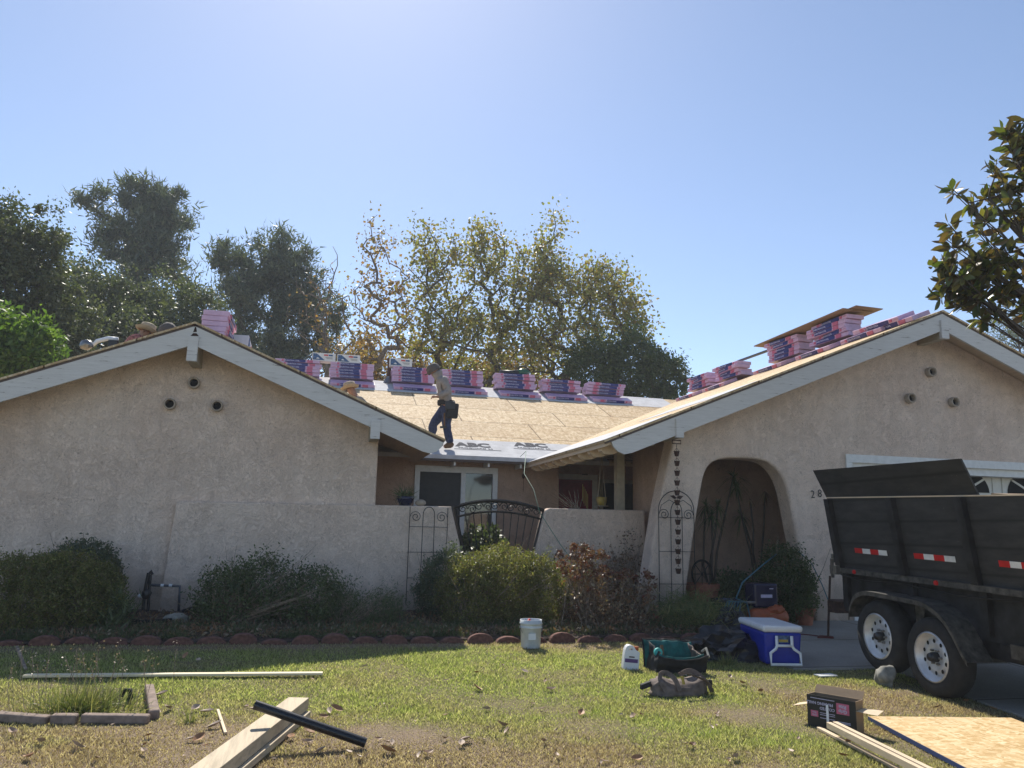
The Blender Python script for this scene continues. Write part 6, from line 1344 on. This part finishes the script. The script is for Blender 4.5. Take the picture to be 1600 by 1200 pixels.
board(grd(37, 1062)+V(0, 0, .035), grd(504, 1058)+V(0, 0, .035), 0.085, 0.022, 'lumberx', 'thin_board', 'long thin pale board lying on the lawn behind the grass tuft', 'board')
board(grd(340, 1113)+V(0, 0, .02), grd(352, 1150)+V(0, 0, .02), 0.022, 0.014, 'lumber', 'wood_stick', 'short pale stick on the lawn left of the timber beam', 'stick')
board(grd(24, 1030)+V(0, 0, .12), grd(40, 1048)+V(0, 0, .01), 0.025, 0.025, 'twig', 'wood_stake', 'short weathered stake poking up at the far left of the lawn', 'stake')
# planter blocks
def block(a, b_, w_, h, label):
    o = MB().beam(a, b_, w_, h).build('edging_block', 'block', bevel=0.014); return tag(o, label, 'concrete block', 'concrete blocks round the grass tuft')
q0, q1, q2, q3 = grd(-40, 1128), grd(75, 1132), grd(120, 1131), grd(232, 1130)
block(q0+V(0, 0, .05), q1+V(0, 0, .03), 0.09, 0.065, 'concrete edging block left of the grass tuft, at the photo edge'); block(q1+V(.02, 0, .04), q2+V(0, 0, .035), 0.09, 0.07, 'concrete edging block under the grass tuft, middle of the front row')
block(q2+V(.03, 0, .04), q3+V(0, 0, .03), 0.085, 0.065, 'concrete edging block at the right end of the front row'); block(q3+V(.02, .10, .035), grd(232, 1082)+V(0, 0, .035), 0.075, 0.075, 'concrete edging block running back from the corner by the tuft')
# grass tuft with seed heads
def tuft(px, py, n, h, spread, label, seeds=0):
    c = grd(px, py); rt = thing('grass_tuft', c, label, 'grass tuft', 'grass tufts'); vs = []; fs = []; tips = []
    for k in range(n):
        a = random.random()*6.28; r = abs(random.gauss(0, spread*0.35)); b_ = c+V(math.cos(a)*r, math.sin(a)*r*0.6, 0); L = h*random.uniform(.5, 1.2); ln = random.uniform(.1, 1.1); a2 = a+random.gauss(0, .8)
        d = V(math.cos(a2)*ln, math.sin(a2)*ln, 1).normalized(); s_ = d.cross(V(random.random(), random.random(), .1)).normalized()*0.004; i0 = len(vs)
        for t in (0, .35, .7, 1): p = b_+d*L*t-V(0, 0, 1)*L*.5*ln*t*t; ww = s_*(1-t*.85); vs += [tuple(p-ww), tuple(p+ww)]
        for i in range(3): fs.append((i0+i*2, i0+i*2+1, i0+i*2+3, i0+i*2+2))
    bulk('blades', vs, fs, 'L_blade', rt)
    if seeds:
        mb = MB(); pts = []
        for k in range(seeds):
            b_ = c+V(random.gauss(0.02, spread*.45), random.gauss(0, .08), 0); e = b_+V(random.gauss(0, .06), random.gauss(0, .05), random.uniform(.28, .50)); mb.tube([b_, b_.lerp(e, .5)+V(random.gauss(0, .01), 0, 0), e], 0.0022, 4)
            for _ in range(8): pts.append(tuple(e+V(random.gauss(0, .018), random.gauss(0, .018), random.gauss(-.02, .035))))
        mb.build('stalks', 'twig', rt); v, f, k = leaves(np.array(pts), 0.016, 'leaf', .3, .9); bulk('seed_heads', v, f, 'L_seed', rt, nper=k)['kind'] = 'stuff'
tuft(125, 1112, 850, 0.28, 0.62, 'clump of long grass with dry seed heads among concrete blocks', 26)
tuft(295, 1130, 60, 0.10, 0.12, 'small grass clump between the corner block and the short stick')
tuft(1135, 1040, 160, 0.16, 0.16, 'small leafy green clump at the right of the teal lined bag')
c = grd(195, 1098); tag(MB().tube([c+V(-.03, 0, .05), c+V(-.01, .0, .1), c+V(.03, 0, .1), c+V(.04, 0, .04), c+V(.02, 0, .01)], 0.02, 8).build('black_fitting', 'rubber', smooth=True), 'black curled pipe fitting at the right of the grass clump', 'pipe fitting')
c = grd(1290, 1058); tag(MB().obox(c+V(0, 0, .02), (0.22, 0.02, 0), (0, .12, 0), (0, 0, .012)).build('paper_scrap', 'plastic'), 'flat white scrap on the shaded grass beside the driveway', 'scrap')
# fallen leaves
def leaf_proto(v):
    random.seed(100+v); L = 0.13; W2 = random.uniform(.022, .034); cv = random.uniform(.1, .5); cup = random.uniform(.2, .7); tw = random.uniform(-.5, .5); vs = []; fs = []
    rows = [(0, .05), (.15, .6), (.35, .95), (.55, 1), (.75, .75), (.9, .4), (1, .03)]
    for t, w_ in rows:
        x = L*(t-.5); z = cv*L*(4*(t-.5)**2)*.5+0.006
        for s_ in (-1, -.5, 0, .5, 1): vs.append((x, W2*w_*s_, z+cup*W2*w_*abs(s_)+tw*W2*w_*s_*t))
    for i in range(6):
        for j in range(4): fs.append((i*5+j, i*5+j+1, (i+1)*5+j+1, (i+1)*5+j))
    return MB().add(vs, fs).build('fallen_leaf', ['leaf_a', 'leaf_b', 'leaf_c', 'leaf_d'][v % 4], origin=(0, 0, 0))
MT['leaf_a'] = plain('tan_leaf', (0.38, 0.26, 0.17), 0.6, var=0.2); MT['leaf_b'] = plain('pale_leaf', (0.46, 0.35, 0.26), 0.6, var=0.15); MT['leaf_c'] = plain('brown_leaf', (0.22, 0.115, 0.055), 0.6, var=0.3); MT['leaf_d'] = plain('orange_leaf', (0.38, 0.20, 0.09), 0.6, var=0.2)
lp = [leaf_proto(i) for i in range(6)]; lused = [False]*6; random.seed(21)
spots = [(310, 1160), (232, 1155), (226, 1180), (45, 1190), (62, 1165), (120, 1172), (150, 1192), (305, 1112), (322, 1118), (385, 1110), (395, 1113), (300, 1160), (335, 1140), (430, 1160), (455, 1158), (478, 1165), (482, 1150), (505, 1125), (515, 1116), (500, 1180), (545, 1182), (525, 1113), (590, 1160), (612, 1166), (605, 1180), (562, 1190), (695, 1160), (720, 1168), (728, 1162), (668, 1182), (655, 1186), (605, 1165), (745, 1055), (852, 1068), (860, 1082), (760, 1113), (786, 1140), (792, 1148), (870, 1146), (908, 1120), (830, 1104), (848, 1112), (785, 1043), (820, 1053), (895, 1046), (870, 1187), (850, 1165), (995, 1192), (940, 1195), (990, 1126), (745, 1080), (245, 1118), (262, 1112), (20, 1150), (8, 1120), (252, 1090), (290, 1030), (310, 1035), (1140, 1062), (1160, 1072), (1330, 1165), (1318, 1187), (1465, 1110), (1510, 1100), (1552, 1112), (1190, 1085), (1120, 1120), (680, 1012), (640, 1020), (1080, 1170), (1150, 1190), (1235, 1180), (570, 1045), (560, 1095)]
spots += [(random.uniform(150, 1250), random.uniform(1050, 1198)) for _ in range(70)]
for i, (x, y) in enumerate(spots):
    k = random.randrange(6); o = lp[k] if not lused[k] else lp[k].copy()
    if lused[k]: COL.objects.link(o)
    lused[k] = True; c = grd(x, y); s_ = random.uniform(.5, .95) if i < 73 else random.uniform(.2, .45); o.scale = (s_, s_, s_); o.location = c+V(0, 0, .022); o.rotation_euler = (random.uniform(-.5, .5), random.uniform(-.4, .4), random.random()*6.28)
    tag(o, 'dry curled brown or tan leaf fallen on the lawn', 'fallen leaf', 'fallen leaves on the lawn')
# lawn blades
def lawn():
    n = 400000; u = rng.random(n); Y = 4.2+5.75*u**1.15; X = np.empty(n)
    lo = -0.62*Y+0.3; hi = 0.95*Y+0.4; X = lo+(np.minimum(hi, 7.2)-lo)*rng.random(n)
    keep = np.ones(n, bool); D = np.zeros(n)
    for i in range(n):
        x, y = X[i], Y[i]
        if on_drive(x, y): keep[i] = False; continue
        d = dry(x, y); D[i] = d
        if rng.random() < d*0.15: keep[i] = False
    X, Y, D = X[keep], Y[keep], D[keep]; n = len(X); Z = 0.2*np.clip((Y-7)/4.5, 0, 1)-0.004
    h = rng.uniform(0.014, 0.036, n)*(1-0.25*D)*(0.8+0.5*np.sin(X*2.1+Y*1.3)**2); a = rng.random(n)*6.283; ln = rng.uniform(0.2, 1.2, n); wv = rng.uniform(0.0022, 0.0048, n)*(1+0.06*Y)
    a2 = rng.random(n)*6.283; base = np.stack([X, Y, Z], 1); s = np.stack([np.cos(a2), np.sin(a2), np.zeros(n)], 1)*wv[:, None]
    tip = base+np.stack([np.cos(a)*ln*h, np.sin(a)*ln*h, h], 1)
    vs = np.stack([base-s, base+s, tip], 1).reshape(-1, 3); fs = np.arange(n*3).reshape(n, 3)
    m, t, p = newmat('lawn_grass'); at = t.nodes.new('ShaderNodeAttribute'); at.attribute_name = 'dry'; g = t.nodes.new('ShaderNodeNewGeometry')
    gr = ramp(t, g.outputs['Random Per Island'], [(0, (0.11, 0.13, 0.03)), (0.4, (0.32, 0.37, 0.125)), (0.8, (0.46, 0.47, 0.21)), (1, (0.64, 0.57, 0.36))])
    st = ramp(t, g.outputs['Random Per Island'], [(0, (0.17, 0.12, 0.085)), (0.5, (0.37, 0.28, 0.20)), (1, (0.54, 0.44, 0.34))])
    col = mix(t, at.outputs['Fac'], gr, st); t.links.new(col, p.inputs['Base Color']); p.inputs['Roughness'].default_value = 0.7
    tr_ = t.nodes.new('ShaderNodeBsdfTranslucent'); t.links.new(mix(t, 1, col, (1.3, 1.4, 0.8), 'MULTIPLY'), tr_.inputs[0]); ms = t.nodes.new('ShaderNodeMixShader'); ms.inputs[0].default_value = 0.55
    t.links.new(p.outputs[0], ms.inputs[1]); t.links.new(tr_.outputs[0], ms.inputs[2]); t.links.new(ms.outputs[0], t.nodes['Material Output'].inputs[0])
    tag(bulk('lawn_grass', vs, fs, m, nper=3, attr=('dry', np.clip(np.repeat(D, 3), 0, 1))), 'short patchy lawn grass, green with dry straw coloured patches', 'grass', kind='stuff')
lawn()

# ================================================================== AIR
def haze():
    m = bpy.data.materials.new('hazy_air'); m.use_nodes = True; t = m.node_tree; t.nodes.clear()
    o = t.nodes.new('ShaderNodeOutputMaterial'); v = t.nodes.new('ShaderNodeVolumePrincipled')
    v.inputs['Color'].default_value = (0.86, 0.92, 1.0, 1); v.inputs['Density'].default_value = 0.0012; v.inputs['Anisotropy'].default_value = 0.2
    t.links.new(v.outputs[0], o.inputs['Volume'])
    ob = MB().box((-45, -15, -1.0), (60, 55, 26)).build('haze', m); tag(ob, None, None, kind='stuff')
haze()
